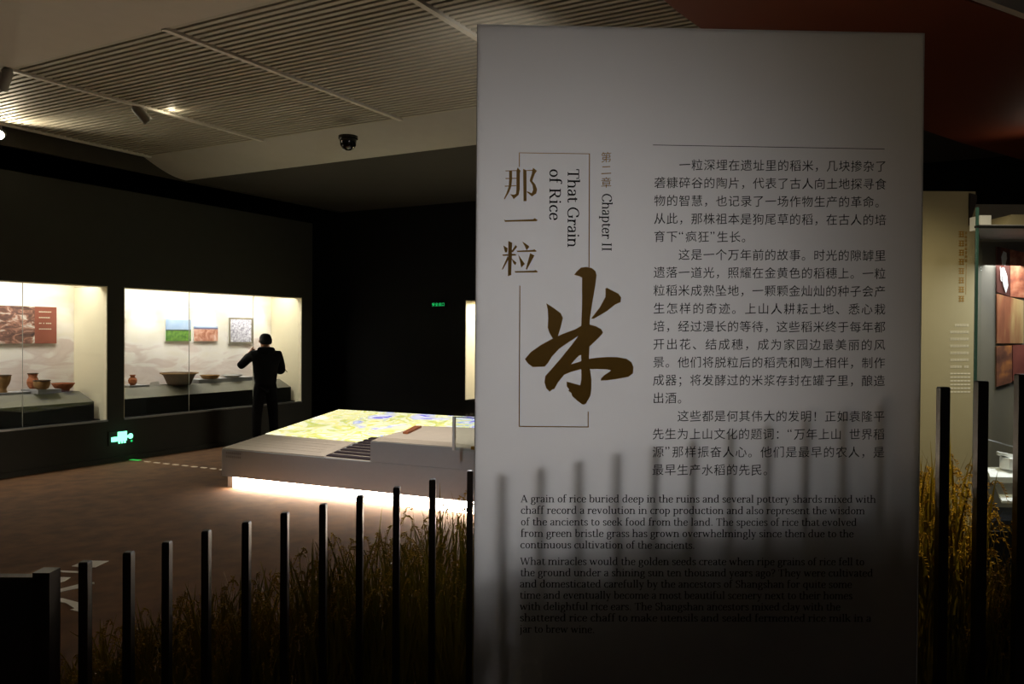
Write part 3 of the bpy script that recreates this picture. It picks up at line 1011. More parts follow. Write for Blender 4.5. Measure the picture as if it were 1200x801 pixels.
RI = [
    [(672.7, 321.9), (675.7, 317.9), (680.8, 313.4), (687, 312.6), (693.7, 314), (697.6, 317.4), (699.1, 322.4), (697.6, 334.2), (694.3, 353.3), (691.4, 372.4), (690.7, 381), (690.7, 406.3), (690.1, 420), (691.3, 432.4),
     (693.1, 444.3), (692.9, 456.1), (691.9, 463.2), (686.6, 472.7), (684.2, 473.9), (681.9, 473.3), (676.4, 469.2), (670.4, 463.8), (669.6, 460.3), (665.7, 457.3), (667.1, 456.1), (664.2, 452.6), (663.9, 446.9),
     (679.9, 451.1), (681.1, 444.3), (681.1, 415.8), (681.1, 381.4), (681.9, 361.2), (682.1, 325.2), (678.5, 323.5)],
    [(615, 420.6), (621.9, 412.3), (633.7, 404), (646.7, 396.9), (659.8, 390.9), (674, 385.6), (681.3, 381.4), (690.3, 380), (698.2, 382), (704.4, 385.3), (706.6, 389.3), (705.6, 391.3), (700.8, 396.3), (690.7, 405.9), (683, 407),
     (677.6, 393.5), (666.9, 400.4), (655, 408.7), (646.7, 417.6), (642, 425.3), (638.4, 429.4), (624.2, 429.8), (618.9, 425.9)],
    [(684, 392), (677.6, 393.5), (669.3, 404.6), (657.4, 419.4), (645.6, 433), (639, 440.1), (638, 447.8), (640.2, 454.9), (644.1, 458.7), (647, 456.1), (649.7, 455.5), (653.9, 447.8), (661, 438.9), (669.3, 435.4), (679.3, 432.8), (684, 432),
     (684, 422), (669.3, 426.5), (678.2, 416.4), (684, 415)],
    [(681, 422.7), (690, 420.3), (699.6, 418.8), (711.5, 418), (723.3, 418.2), (734, 420), (739.9, 424.1), (742.3, 430), (741.7, 437.2), (736.4, 441.3), (723.3, 443.7), (711.5, 445.4), (704, 445.7), (704.4, 443.1), (707.9, 439.5), (716.2, 433.8),
     (711.5, 432.6), (700, 432), (691.3, 432.2), (681, 432.8)],
    [(640.1, 355), (648.8, 360.6), (657.2, 366.8), (659.7, 372.4), (657.2, 382.5), (653.9, 393.9), (647.9, 396.8), (643.8, 389.7), (641.8, 383.7), (642.3, 372.4), (641.8, 362.3)],
    [(709.4, 338.1), (711.1, 337), (724.6, 343.8), (727.8, 348.3), (727.2, 353.9), (720.7, 356.7), (711.7, 364), (696, 373.3), (692.6, 373), (702.7, 360.1), (709.4, 347.7)]]
ri = flat('title_character', [[pu(x, y) for x, y in p] for p in RI], M['gold'], y=-0.0012)
tag(ri, 'large brush-written gold character for rice')


def line(name, x0, y0, x1, y1, w, m):
    (a, b), (c, d) = pu(x0, y0), pu(x1, y1)
    dx, dy = c - a, d - b
    L_ = math.hypot(dx, dy)
    nx, ny = -dy / L_ * w / 2, dx / L_ * w / 2
    flat(name, [[(a + nx, b + ny), (c + nx, d + ny), (c - nx, d - ny), (a - nx, b - ny)]], m, y=-.0006)


for (x0, y0, x1, y1, w) in [(608.3, 179, 691, 180.2, .0018), (608.6, 179, 608.6, 195.5, .0024), (690.8, 180, 690.2, 313, .0028), (609.2, 334.5, 608.4, 499, .0028),
                            (608, 499.3, 690, 500, .0028), (689.2, 500, 689.2, 482, .0028)]:
    line('frame_line', x0, y0, x1, y1, w, M['goldline'])
line('divider_line', 765, 169.8, 1036.5, 174.6, .0018, M['ink'])

# ------------------------------------------------------------------ fence of flat bars behind the panel
# (photo x of the bar, photo y of its top, depth, width)
bars = [(100, 657, 2.12), (151, 646, 2.16), (196, 634, 2.2), (242, 621, 2.25), (289, 611, 2.3), (334, 600, 2.34), (379, 590, 2.38), (422, 580, 2.41), (465, 570, 2.43), (507, 561, 2.44), (551, 551, 2.44)]
x = 551.0
hid = []
xs = [551 + (1105 - 551) * k / 13 for k in range(1, 13)]
for xx in xs:
    hid.append((xx, 551 + (453 - 551) * (xx - 551) / 554, 2.375 + 0.019 * (xx - 551) / 554))
right = [(1105.5, 453, 2.40), (1150, 446, 2.40), (1197, 438, 2.40), (1245, 431, 2.38), (1294, 424, 2.36)]
fence = empty('bar_fence', at_d(600, 400, 2.42).xy.to_3d(), 0, label='fence of upright dark flat bars rising to the right, half hidden by the panel', cat='fence')
W2 = [.024, .022, .020, .020, .020, .020, .019, .019, .019, .019, .018] + [.019] * 12 + [.029, .031, .029, .029, .029]
foot = []
for (px, py, dep), w in zip(bars + hid + right, W2):
    p = at_d(px, py, dep)
    q = Vector((p.x, p.y, 0))
    b = MB()
    b.box(-w / 2, w / 2, -.012, .012, 0.12, p.z - .004)
    b.prism([(-w / 2, -.012, p.z - .004), (w / 2, -.012, p.z - .004), (w / 2, .012, p.z - .004), (-w / 2, .012, p.z - .004)],
            [(-w / 2 + .002, -.010, p.z), (w / 2 - .002, -.010, p.z), (w / 2 - .002, .010, p.z), (-w / 2 + .002, .010, p.z)])
    o = b.build('post', M['post'], fence)
    o.location = q - fence.location
    foot.append(q)
rail = MB()
for a, b in zip(foot, foot[1:]):
    d = (b - a).normalized()
    n = Vector((-d.y, d.x, 0)) * .03
    rail.prism([a - n, b - n, b + n, a + n], [a - n + Vector((0, 0, .12)), b - n + Vector((0, 0, .12)), b + n + Vector((0, 0, .12)), a + n + Vector((0, 0, .12))])
ro = rail.build('base_rail', M['post'], fence)
ro.location = -fence.location

# dark low board at the left end
c = at_d(18, 675, 2.0)
bd = empty('low_board', (c.x, c.y, 0), 0, label='low dark brown board closing the fence at its left end', cat='board')
hh = at_d(18, 676, 2.0).z
MB().box(-.14, at_d(41, 700, 2.0).x - c.x, 0, .03, 0, hh).build('board_panel', M['boardwood'], bd)
xa, xb = at_d(38, 700, 1.98).x - c.x, at_d(58, 700, 1.98).x - c.x
MB().box(xa, xb, -.02, .028, 0, at_d(48, 671, 1.98).z).build('end_post', M['post'], bd)

# ------------------------------------------------------------------ rice
def rice_mat(name, a, b_):
    m = ramp_mat(name, [(0, a), (1, b_)], 5, rough=.6)
    nt, b = nodes_of(m)
    b.inputs['Specular IOR Level'].default_value = .2
    return m


M['ricestem'] = rice_mat('rice_straw', (104, 96, 24), (160, 140, 40))
M['riceear'] = rice_mat('rice_ear', (140, 112, 30), (196, 160, 56))


def top_h(xw):
    if xw > 1.5:
        return .92
    if xw > -.1 and xw < 1.2:
        return 1.22 + .10 * xw
    return 1.12 + .40 * (xw + .25) if xw < -.25 else 1.12 + .11 * (xw + .25)


def rice(name, x0, x1, y0, y1, n, label):
    V, Fc, MI = [], [], []

    def ribbon(pts, w, mi, up=None):
        nb = len(V)
        for i, p in enumerate(pts):
            d = (pts[min(i + 1, len(pts) - 1)] - pts[max(i - 1, 0)])
            side = d.cross(up) if up is not None else d.cross(Vector((0, 1, 0)))
            side = side.normalized() if side.length > 1e-6 else Vector((1, 0, 0))
            k = i / (len(pts) - 1)
            ww = w * (1 - k * k) + .0006
            V.append(p - side * ww / 2)
            V.append(p + side * ww / 2)
        for i in range(len(pts) - 1):
            Fc.append((nb + 2 * i, nb + 2 * i + 1, nb + 2 * i + 3, nb + 2 * i + 2))
            MI.append(mi)

    def grain(p, d, s):
        nb = len(V)
        a = d.orthogonal().normalized()
        b = d.cross(a)
        V.extend([p, p + d * s * .5 + a * s * .2, p + d * s * .5 + (b * .866 - a * .5) * s * .2, p + d * s * .5 + (-b * .866 - a * .5) * s * .2, p + d * s])
        for i in range(3):
            Fc.append((nb, nb + 1 + i, nb + 1 + (i + 1) % 3))
            Fc.append((nb + 4, nb + 1 + (i + 1) % 3, nb + 1 + i))
            MI.extend([1, 1])
    for _ in range(n):
        X_ = random.uniform(x0, x1)
        Y_ = random.uniform(y0, y1)
        H = top_h(X_) * random.uniform(.78, 1.0)
        base = Vector((X_, Y_, 0.12))
        for k in range(1 if random.random() < .6 else 2):
            a = random.uniform(0, 6.28)
            lean = random.uniform(.02, .12)
            dv = Vector((math.cos(a), math.sin(a), 0))
            hh_ = H * random.uniform(.86, .98)
            pts = [base + dv * (lean * (j / 5) ** 2) + Vector((0, 0, (hh_ - .12) * j / 5)) for j in range(6)]
            ribbon(pts, .005, 0)
            # drooping ear
            e = pts[-1]
            dr = random.uniform(.03, .07)
            ear = [e + dv * (dr * (j / 5)) + Vector((0, 0, .10 * (j / 5) - .16 * (j / 5) ** 2)) for j in range(6)]
            ribbon(ear, .003, 1)
            for j in range(14):
                f = j / 14 * 5
                i = int(f)
                p = ear[i].lerp(ear[i + 1], f - i)
                grain(p, (Vector((random.uniform(-1, 1), random.uniform(-1, 1), random.uniform(-.9, .5))) + dv).normalized(), .012)
        for k in range(5):
            a = random.uniform(0, 6.28)
            dv = Vector((math.cos(a), math.sin(a), 0))
            z0 = random.uniform(.3, .8) * H
            ln = random.uniform(.25, .42)
            dr = random.uniform(.02, .11)
            s0 = base + Vector((0, 0, z0 - .12))
            top = H * random.uniform(.95, 1.07) - z0
            rise = min(ln, max(top, .05))
            pts = [s0 + dv * dr * (j / 5) ** 1.5 + Vector((0, 0, rise * (j / 5) - .2 * dr * (j / 5) ** 3)) for j in range(6)]
            ribbon(pts, random.uniform(.006, .011), 0, Vector((-dv.y, dv.x, 0)).cross(Vector((0, 0, 1))) if random.random() < .5 else None)
    cx = Vector(((x0 + x1) / 2, (y0 + y1) / 2, 0))
    o = mesh_obj(name, [v - cx for v in V], Fc, [M['ricestem'], M['riceear']], loc=cx)
    o.data.polygons.foreach_set('material_index', MI)
    return tag(o, label, 'rice plants', kind='stuff')


rice('rice_plants', -1.5, -0.02, 2.56, 3.0, 420, 'dim brown-green rice growing behind the fence, left of the text panel')
rice('rice_plants', 0.04, 1.17, 2.54, 2.9, 760, 'rice growing hidden directly behind the text panel')
rice('rice_plants', 1.24, 1.95, 2.56, 2.95, 1000, 'golden ripe rice growing right of the text panel')
bed = MB().box(-1.6, 2.4, 2.52, 3.3, 0, .12).build('planter_bed', M['soil'])
tag(bed, 'long low dark soil bed the rice stands in, behind the fence', 'planter')

# ------------------------------------------------------------------ relief table
TB = empty('relief_table', at_h(420, 560, 0).xy.to_3d(), 0, label='low grey relief table with a glowing map and a lit gap under it', cat='table')
TL0 = TB.location.copy()


def tv(p):
    return Vector(p) - TL0


hb, hl, hr = 0.12, 0.41, 0.61
A0 = at_h(260, 526, hl)
B0 = at_h(434, 541, hl)
BL = at_h(396, 480, hr)
BR = at_h(553, 489, hr)
dirb = (BR - BL)
BR2 = BL + dirb * 1.9
R0 = at_h(434, 516, hr)
R1 = at_h(555, 529, hr)
dirf = (B0 - A0).normalized()
dirf.z = 0
R0 = Vector((B0.x, B0.y, hr))
# the raised right hand block has its front in the plane of the low part's front
def on_front(px, py, h):
    r = ray(px, py)
    n = Vector((-dirf.y, dirf.x, 0))
    return EYE + r * ((A0 - EYE).dot(n) / r.dot(n))


E0 = on_front(545, 530, hr)
E0.z = hr
E1 = B0 + (E0 - Vector((B0.x, B0.y, hr))).normalized() * ((E0 - B0).to_2d().length * 2.0)
E1.z = hr
# low sloping body: front left, front at the step, then back
slope = lambda p: hl + (hr - hl) * min(1, max(0, ((p - A0).dot(Vector((-dirf.y, dirf.x, 0)))) / ((BL - A0).dot(Vector((-dirf.y, dirf.x, 0))))))
lowtop = [A0, B0, Vector((E1.x, E1.y, hl)), BR2, BL]
lowbot = [Vector((p.x, p.y, hb)) for p in lowtop]
MB().prism([tv(p) for p in lowbot], [tv(p) for p in lowtop]).build('table_body', M['table'], TB)
# recessed luminous base
inn = []
cc = sum(lowbot, Vector()) / 5
for p in lowbot:
    q = cc + (p - cc) * 0.97
    inn.append(q)
MB().prism([tv(Vector((p.x, p.y, 0.001))) for p in inn], [tv(Vector((p.x, p.y, hb - .002))) for p in inn]).build('plinth_base', M['paper'], TB)
nfr = Vector((dirf.y, -dirf.x, 0))
la, lb = A0 + dirf * .13 - nfr * .03, Vector((E1.x, E1.y, 0)) - nfr * .03
tag(MB().prism([tv(Vector((v.x, v.y, .002))) for v in (la, lb, lb - nfr * .012, la - nfr * .012)], [tv(Vector((v.x, v.y, hb - .003))) for v in (la, lb, lb - nfr * .012, la - nfr * .012)]).build('led_strip', M['led'], TB), 'glowing white light strip')


def top_plane(px, py, off=0.0):
    """point of the sloping top plane seen at a photo position"""
    n = (B0 - A0).cross(BL - A0).normalized()
    r = ray(px, py)
    k = (A0 - EYE).dot(n) / r.dot(n)
    return EYE + r * k + Vector((0, 0, off))


def slab(name, pxs, m, th=0.012, lab=None, f=top_plane, lo=0.001):
    hi = [f(x, y, th) for x, y in pxs]
    lw = [f(x, y, lo) for x, y in pxs]
    o = MB().prism([tv(p) for p in lw], [tv(p) for p in hi]).build(name, m, TB)
    if lab:
        tag(o, lab)
    return o


slab('stone_top', [(261, 525.6), (380, 535.8), (416, 518.8), (311, 509.6)], M['stonetop'], lab='beige engraved top')
slab('map_screen', [(311, 509), (416, 518.2), (443, 512), (476, 505), (560, 502), (585, 491), (397, 480.4)], M['map'], lab='glowing yellow, green and violet map')
# step slats between low and high part
a1, b1, a2, b2 = (381, 535.4), (433.5, 540.4), (437, 512.5), (444, 512.5)
slab('step_bed', [a1, b1, b2, a2], M['stonetop'], th=.003)
NSLT = 8
for k in range(NSLT):
    f0, f1 = (k + .1) / NSLT, (k + .62) / NSLT
    f0, f1 = f0 ** .85, f1 ** .85
    q = [tuple(a1[j] + (a2[j] - a1[j]) * f for j in (0, 1)) for f in (f0, f1)]
    w_ = [tuple(b1[j] + (b2[j] - b1[j]) * f for j in (0, 1)) for f in (f0, f1)]
    slab('step_slat', [q[0], w_[0], w_[1], q[1]], M['darkstep'], th=.016, lo=.0035)

# raised block
hp = lambda x, y, off=0.0: at_h(x, y, hr + off)
K0 = Vector((B0.x, B0.y, hr))
K1 = at_h(493, 499.5, hr)
K2 = at_h(531, 500.8, hr)
K3 = at_h(585, 503, hr)
rb = [K0, E1, K3, K1, at_h(446, 512.5, hr)]
MB().prism([tv(Vector((p.x, p.y, hl + .002))) for p in rb], [tv(p) for p in rb]).build('raised_block', M['table'], TB)
cr_ = sum(rb, Vector()) / len(rb)
rt = [cr_ + (p - cr_) * .985 for p in rb]
tag(MB().prism([tv(p + Vector((0, 0, .001))) for p in rt], [tv(p + Vector((0, 0, .01))) for p in rt]).build('stone_top', M['stonetop'], TB), 'raised beige engraved top')
q = [at_h(x, y, hr + .012) for x, y in ((472, 508), (478, 508.3), (494, 500.8), (486, 500.4))]
tag(MB().prism([tv(p) for p in q], [tv(p + Vector((0, 0, .02))) for p in q]).build('caption_plate', M['terra'], TB), 'reddish caption plate')
# engraved lines on the beige tops
eng = MB()
for k in range(9):
    f = .1 + k * .09
    a = Vector(rt[0]).lerp(rt[4], f)
    b = a + dirf * (1.5 - .8 * f)
    n = Vector((-dirf.y, dirf.x, 0)) * .004
    eng.prism([tv(v + Vector((0, 0, .0101))) for v in (a - n, b - n, b + n, a + n)], [tv(v + Vector((0, 0, .0112))) for v in (a - n, b - n, b + n, a + n)])
eng.build('engraved_lines', M['engr'], TB)
eng = MB()
for k in range(5):
    f = .12 + k * .17
    p = [(268 + 44 * f, 523 - 14 * f), (372 + 34 * f, 533 - 16 * f)]
    a, b = top_plane(*p[0], .013), top_plane(*p[1], .013)
    n = Vector((-dirf.y, dirf.x, 0)) * .004
    eng.prism([tv(v) for v in (a - n, b - n, b + n, a + n)], [tv(v + Vector((0, 0, .001))) for v in (a - n, b - n, b + n, a + n)])
eng.build('engraved_lines', M['engr'], TB)
# small two-row caption on the front face
cp = MB()
nf = Vector((dirf.y, -dirf.x, 0))
for row in range(2):
    for k in range(8):
        a = A0 + dirf * (.06 + k * .027) + Vector((0, 0, -.045 - row * .04)) + nf * .001
        b = a + dirf * .02
        u_ = Vector((0, 0, .022))
        cp.prism([tv(v) for v in (a, b, b + nf * .001, a + nf * .001)], [tv(v + u_) for v in (a, b, b + nf * .001, a + nf * .001)])
cp.build('front_caption', M['tray'], TB)

# glass box on the raised block
gA = at_h(532, 527.2, hr + .012)
gv = empty('glass_box', gA, math.atan2(dirf.y, dirf.x), label='clear glass display box on the right end of the relief table', cat='display box')
gh = .30
for nm, bx in (('glass_pane', (0, .9, 0, .008)), ('glass_pane', (0, .9, .9, .908)), ('glass_pane', (0.0, .008, .01, .898)), ('glass_pane', (.892, .9, .01, .898))):
    MB().box(*bx, 0, gh).build(nm, M['glass'], gv)
MB().box(0, .9, 0, .908, gh, gh + .006).build('glass_lid', M['glass'], gv)
MB().box(-.012, .012, -.012, .012, 0, gh + .006).build('corner_joint', M['paper'], gv)
MB().box(-.003, .9, -.004, -.0005, gh - .002, gh + .006).build('glass_edge', M['glassedge'], gv)
md = MB().box(.12, .85, .10, .7, .001, .03)
md2 = md.build('model_base', M['gold'], gv)
MB().prism([(.15, .5, .031), (.85, .5, .031), (.85, .85, .031), (.15, .85, .031)], [(.3, .55, .16), (.85, .52, .2), (.85, .8, .2), (.3, .8, .16)]).build('model_hill', M['darkstep'], gv)

# ------------------------------------------------------------------ ceiling lamps and camera dome
def track_lamp(p, aim, label, lit, group=None, stem=None):
    root = empty('track_lamp', p, 0, label=label, cat='lamp', group=group)
    d = (Vector(aim) - Vector(p)).normalized()
    MB().tube([(0, 0, .02), (0, 0, (stem if stem else CEIL - .07 - p[2]))], .012, 8).build('stem', M['lampgrey'], root)
    MB().tube([-d * .10, -d * .06, d * .08, d * .10], [.03, .05, .05, .055], 16).build('housing', M['lampgrey'], root, True)
    MB().tube([d * .101, d * .103], .046, 16).build('lens', lit, root)
    return root


light('track_lamp_light', 'SPOT', LAMP_L + Vector((0.12, -.1, -.06)), LAMP_L + Vector((1.3, -.9, .26)), 34, (1, .86, .6), .05, cone=150, blend=1.0)
track_lamp(LAMP_L, EYE + Vector((-1.5, 0, -1)), 'glaring white track lamp at the far left end of the ceiling', M['lampface'], stem=.1)
track_lamp(LAMP_T, LAMP_T + Vector((.5, .3, -.6)), 'pale grey track lamp hanging from the second ceiling rail', M['lampgrey'])
light('track_lamp_light', 'POINT', LAMP_T + Vector((0.25, .15, .06)), None, 1.1, (1, .86, .6), .03)
p6 = at_s(6, 92, 7.35)
track_lamp(p6, p6 + Vector((-.4, .2, -.7)), 'unlit pale track lamp at the left end of the second ceiling rail', M['lampgrey'])
for i, p in enumerate(ADDED_BACKLIGHTS):
    track_lamp(p + (p - PANEL_MID).normalized() * .13, PANEL_MID, ['leftmost', 'middle', 'rightmost'][i] + ' of three spotlights on the ceiling behind the text panel', M['lampface'])  # fixtures added to carry the panel's backlight, out of view

dp = at_h(408, 159.5, CEIL - .19)
DZ = CEIL - .19
dome = empty('security_camera', (dp.x, dp.y, DZ), 0, label='small black dome camera on the ceiling band', cat='camera')
MB().lathe([(.001, 0), (.105, 0), (.105, -.03), (.09, -.035), (.09, -.06)], 24).build('mount', M['dome'], dome, False)
MB().lathe([(.088, -.06), (.085, -.10), (.06, -.135), (.03, -.15), (.001, -.152)], 24).build('dome', M['dome'], dome, True)

# ------------------------------------------------------------------ green signs
pg = at_s(143, 513, 9.54)
sg = empty('exit_sign', rm(pg.dot(D1), 9.549, pg.z), TH, label='low glowing green sign of a running figure on the showcase wall', cat='sign')
MB().box(-.19, .19, -.012, -.001, -.08, .1).build('backing_plate', M['wall'], sg)
fig = MB()
fig.box(-.155, -.06, -.018, -.0125, -.035, .025)
fig.box(-.065, .065, -.018, -.0125, -.035, .085)
for k in range(3):
    fig.box(-.055 + k * .04, -.03 + k * .04, -.018, -.0125, -.065, -.034)
fig.box(.065, .09, -.018, -.0125, .0, .03)
fig.build('running_figure', M['green'], sg)
hd = [(.12 + .035 * math.cos(a), .015 + .035 * math.sin(a)) for a in [i * math.pi / 8 for i in range(16)]]
MB().prism([(x, -.0125, z) for x, z in hd], [(x, -.018, z) for x, z in hd]).build('figure_head', M['green'], sg)
hd = [(.135 + .014 * math.cos(a), -.05 + .014 * math.sin(a)) for a in [i * math.pi / 4 for i in range(8)]]
MB().prism([(x, -.0125, z) for x, z in hd], [(x, -.018, z) for x, z in hd]).build('figure_dot', M['greentext'], sg)
light('exit_sign_light', 'POINT', rm(pg.dot(D1), 9.40, pg.z), None, .25, (.35, 1, .55), .05)


def at_t(x, y, t):
    r = ray(x, y)
    return EYE + r * (t / r.dot(D1))


pf = at_t(514, 356.5, 11.08)
sf = empty('exit_sign', rm(11.099, pf.dot(D2), pf.z), TH - math.pi / 2, label='tiny green exit lettering glowing on the black far wall', cat='sign')
MB().box(-.14, .14, -.03, -.001, -.05, .05).build('sign_box', M['black'], sf)
its = [(ch, -.125 + k * .063, -.024, .062) for k, ch in enumerate('安全出口')]
glyph_mesh('sign_letters', its, M['greentext'], sf, y=-.0315)
pf2 = at_t(516, 370.5, 11.08)
tp = rbox('wall_socket_plate', 11.06, 11.099, pf2.dot(D2) - .06, pf2.dot(D2) + .06, pf2.z - .03, pf2.z + .03, M['plinth_face'])
tag(tp, 'small dark box just under the tiny green lettering', 'box')

# ------------------------------------------------------------------ marks on the floor
def floor_flat(name, polys, m, label, cat, z=.003, thick_=.002):
    c0 = at_h(*polys[0][0], z)
    b = MB()
    for i, pl in enumerate(polys):
        lo = [at_h(x, y, z) - c0 for x, y in pl]
        for v in lo:
            v.z = -.0025
        hi = [v + Vector((0, 0, thick_ + i * .0002)) for v in lo]
        b.prism(lo, hi)
    return tag(b.build(name, m, loc=c0), label, cat)


floor_flat('floor_emblem', [[(84, 662.8), (100.7, 656.3), (127.6, 656.7), (118, 661), (112, 664), (97, 664.3)],
                            [(69, 667.8), (96, 669), (99, 671), (72, 669.6)], [(55, 675.2), (82.7, 676), (76, 680), (68, 682.7), (55, 684.5)],
                            [(52, 693.6), (75, 688.4), (96, 683), (102, 684), (96, 688), (78, 691.5), (53, 697)],
                            [(52, 698.2), (74, 700.6), (97, 706.8), (104, 712), (98, 717), (82, 713.8), (87.5, 712.4), (77, 706), (54, 701)],
                            [(108, 681.8), (110.5, 681.8), (110.5, 683.6), (108, 683.6)]],
           M['flooremblem'], 'white brush-stroke emblem on the brown floor beyond the fence', 'floor marking')  # flat white shapes lying on the floor
dash0 = None
for k in range(9):
    f = k / 8
    xa_, ya_ = 170 + 88 * f, 540.5 + 9.3 * f
    a, b = at_h(xa_, ya_, .001), at_h(xa_ + 5.5, ya_ + .6, .001)
    m = M['guide']
    d = (b - a)
    n = Vector((-d.y, d.x, 0)).normalized() * .02
    o = MB().prism([v - a + Vector((0, 0, -.001)) for v in (a - n, b - n, b + n, a + n)], [v - a + Vector((0, 0, .004)) for v in (a - n, b - n, b + n, a + n)]).build('floor_guide_dash', m, loc=a)
    tag(o, ['first', 'second', 'third', 'fourth', 'fifth', 'sixth', 'seventh', 'eighth', 'ninth'][k] + ' pale floor dash counted from the green strip towards the table', 'floor light', 'dotted guide line on the floor')
a = at_h(149, 538, .001)
b = at_h(164, 539.2, .001)
n = Vector((-(b - a).y, (b - a).x, 0)).normalized() * .03
tag(MB().prism([v - a for v in (a - n, b - n, b + n, a + n)], [v - a + Vector((0, 0, .004)) for v in (a - n, b - n, b + n, a + n)]).build('floor_guide_light', M['guidegreen'], loc=a),
    'green lit strip on the floor below the running figure sign', 'floor light')

# ------------------------------------------------------------------ right hand side: text wall, pictures, glass case
WD = 4.7
tw = empty('text_wall', (at_d(1110, 400, WD).x, WD, 0), 0, label='beige wall slab with gold and cream lettering, right of the text panel', cat='wall panel')
wl = at_d(1040, 400, WD).x - tw.location.x
wr = at_d(1141, 400, WD).x - tw.location.x
wt = at_d(1110, 224, WD).z
MB().box(wl, wr, 0, .10, 0, wt).build('wall_slab', M['beigewall'], tw)
za_, zb_ = at_d(1133, 226, 4.69).z, at_d(1133, 264, 4.69).z
MB().prism([(wr - .038, -.012, za_), (wr + .002, -.012, za_ - .01), (wr + .002, -.012, zb_ + .14), (wr - .038, -.012, zb_)], [(wr - .038, -.001, za_), (wr + .002, -.001, za_ - .01), (wr + .002, -.001, zb_ + .14), (wr - .038, -.001, zb_)]).build('corner_bracket', M['boardwood'], tw)


def fake_mark(b, x, z, s, y):
    """a small blurred sign-like cluster of strokes"""
    for k in range(3):
        zz = z - s * .4 + k * s * .38
        b.box(x - s * .42, x + s * .42, y - .0008, y, zz, zz + s * .13)
    for k in range(2):
        xx = x - s * .26 + k * s * .45
        b.box(xx, xx + s * .12, y - .0012, y - .0004, z - s * .45, z + s * .45)


def wpt(x, y):
    p = at_d(x, y, WD)
    return p.x - tw.location.x, p.z


b = MB()
for k in range(8):
    x_, z_ = wpt(1126.5, 274.5 + k * 10.8)
    fake_mark(b, x_, z_, .036, -.0005)
b.build('gold_heading', M['gold'], tw)
b = MB()
for k in range(8):
    x_, z_ = wpt(1131.8, 273 + k * 4.6)
    fake_mark(b, x_, z_, .016, -.0005)
x_, z_ = wpt(1131.8, 345)
b.box(x_ - .001, x_ + .001, -.001, -.0004, z_, wpt(1131.8, 309)[1])
b.build('gold_subheading', M['gold'], tw)
b = MB()
for k in range(7):
    for q in range(8):
        if (k == 0 and q in (0, 1)) or (k == 6 and q in (5,)):
            continue
        x_, z_ = wpt(1114.6 + q * 2.75, 381 + 8.1 * k)
        fake_mark(b, x_, z_, .0145, -.0005)
for k in range(6):
    for q in range(6):
        x_, z_ = wpt(1113.5 + q * 4.0, 437.5 + 4.3 * k)
        b.box(x_, x_ + .017, -.0013, -.0005, z_ - .003, z_ + .004)
b.build('cream_text', M['white_print'], tw)

# back wall of the case and the case itself
cb = empty('glass_showcase', (at_d(1143, 400, 4.2).x, 4.2, 0), 0, label='tall glass showcase with white stands cut by the right edge', cat='showcase')
o0 = cb.location


def cl(x, y, d):
    p = at_d(x, y, d)
    return Vector((p.x - o0.x, p.y - o0.y, p.z))


WCA = 1.6
zt_, zl_ = cl(1150, 267, 4.2).z, cl(1150, 243, 4.2).z
MB().box(-.03, WCA, .62, .66, 0, 2.46).build('back_panel', M['caseback'], cb)
MB().prism([(0, 0, 0), (WCA, 0, 0), (WCA, .61, 0), (.37, .61, 0)], [(0, 0, .68), (WCA, 0, .68), (WCA, .61, .68), (.37, .61, .68)]).build('case_base', M['black'], cb)
MB().box(.003, WCA - .003, -.004, .004, .682, zt_ - .002).build('glass_pane', M['glass'], cb)
MB().box(-.004, .006, -.008, .006, .682, zl_).build('glass_edge', M['glassedge'], cb)
MB().prism([(.004, .012, .682), (.010, .012, .682), (.372, .6, .682), (.366, .6, .682)], [(.004, .012, zt_ - .002), (.010, .012, zt_ - .002), (.372, .6, zt_ - .002), (.366, .6, zt_ - .002)]).build('glass_pane', M['glass'], cb)
MB().box(-.006, WCA, -.01, .012, zt_, zt_ + .012).build('top_bar', M['black'], cb)
MB().prism([(.012, .014, zt_ + .013), (WCA, .014, zt_ + .013), (WCA, .6, zt_ + .013), (.36, .6, zt_ + .013)], [(.012, .014, zt_ + .02), (WCA, .014, zt_ + .02), (WCA, .6, zt_ + .02), (.36, .6, zt_ + .02)]).build('top_shelf', M['tray'], cb)
MB().box(.13, .19, .2, .3, zt_ + .021, zt_ + .095).build('reflection_block', M['paper'], cb)  # solid pale block standing in for a reflection at the case top
MB().prism([(.24, .2, zt_ + .021), (.55, .2, zt_ + .021), (.55, .4, zt_ + .021), (.24, .4, zt_ + .021)], [(.30, .2, zt_ + .10), (.55, .2, zt_ + .10), (.55, .4, zt_ + .10), (.30, .4, zt_ + .10)]).build('reflection_wedge', M['beigewall'], cb)  # solid wedge shaped like a pale reflection above the shelf
light('glass_case_spot', 'SPOT', (o0.x + .30, 4.36, 2.1), (o0.x + .26, 4.36, 0.9), 40, (.95, .97, 1), .03, cone=34)
light('glass_case_light', 'AREA', (o0.x + .5, 4.42, 2.1), (o0.x + .45, 4.42, 0), 5.5, (.95, .97, 1), .8, .2)


def stand(name, quad, d0, th, m, label, cat):
    pts = [at_d(x, y, d) for (x, y, d) in quad]
    c0 = pts[0].copy()
    o = MB().prism([p - c0 - Vector((0, 0, th)) for p in pts], [p - c0 for p in pts]).build(name, m, loc=c0)
    return tag(o, label, cat)


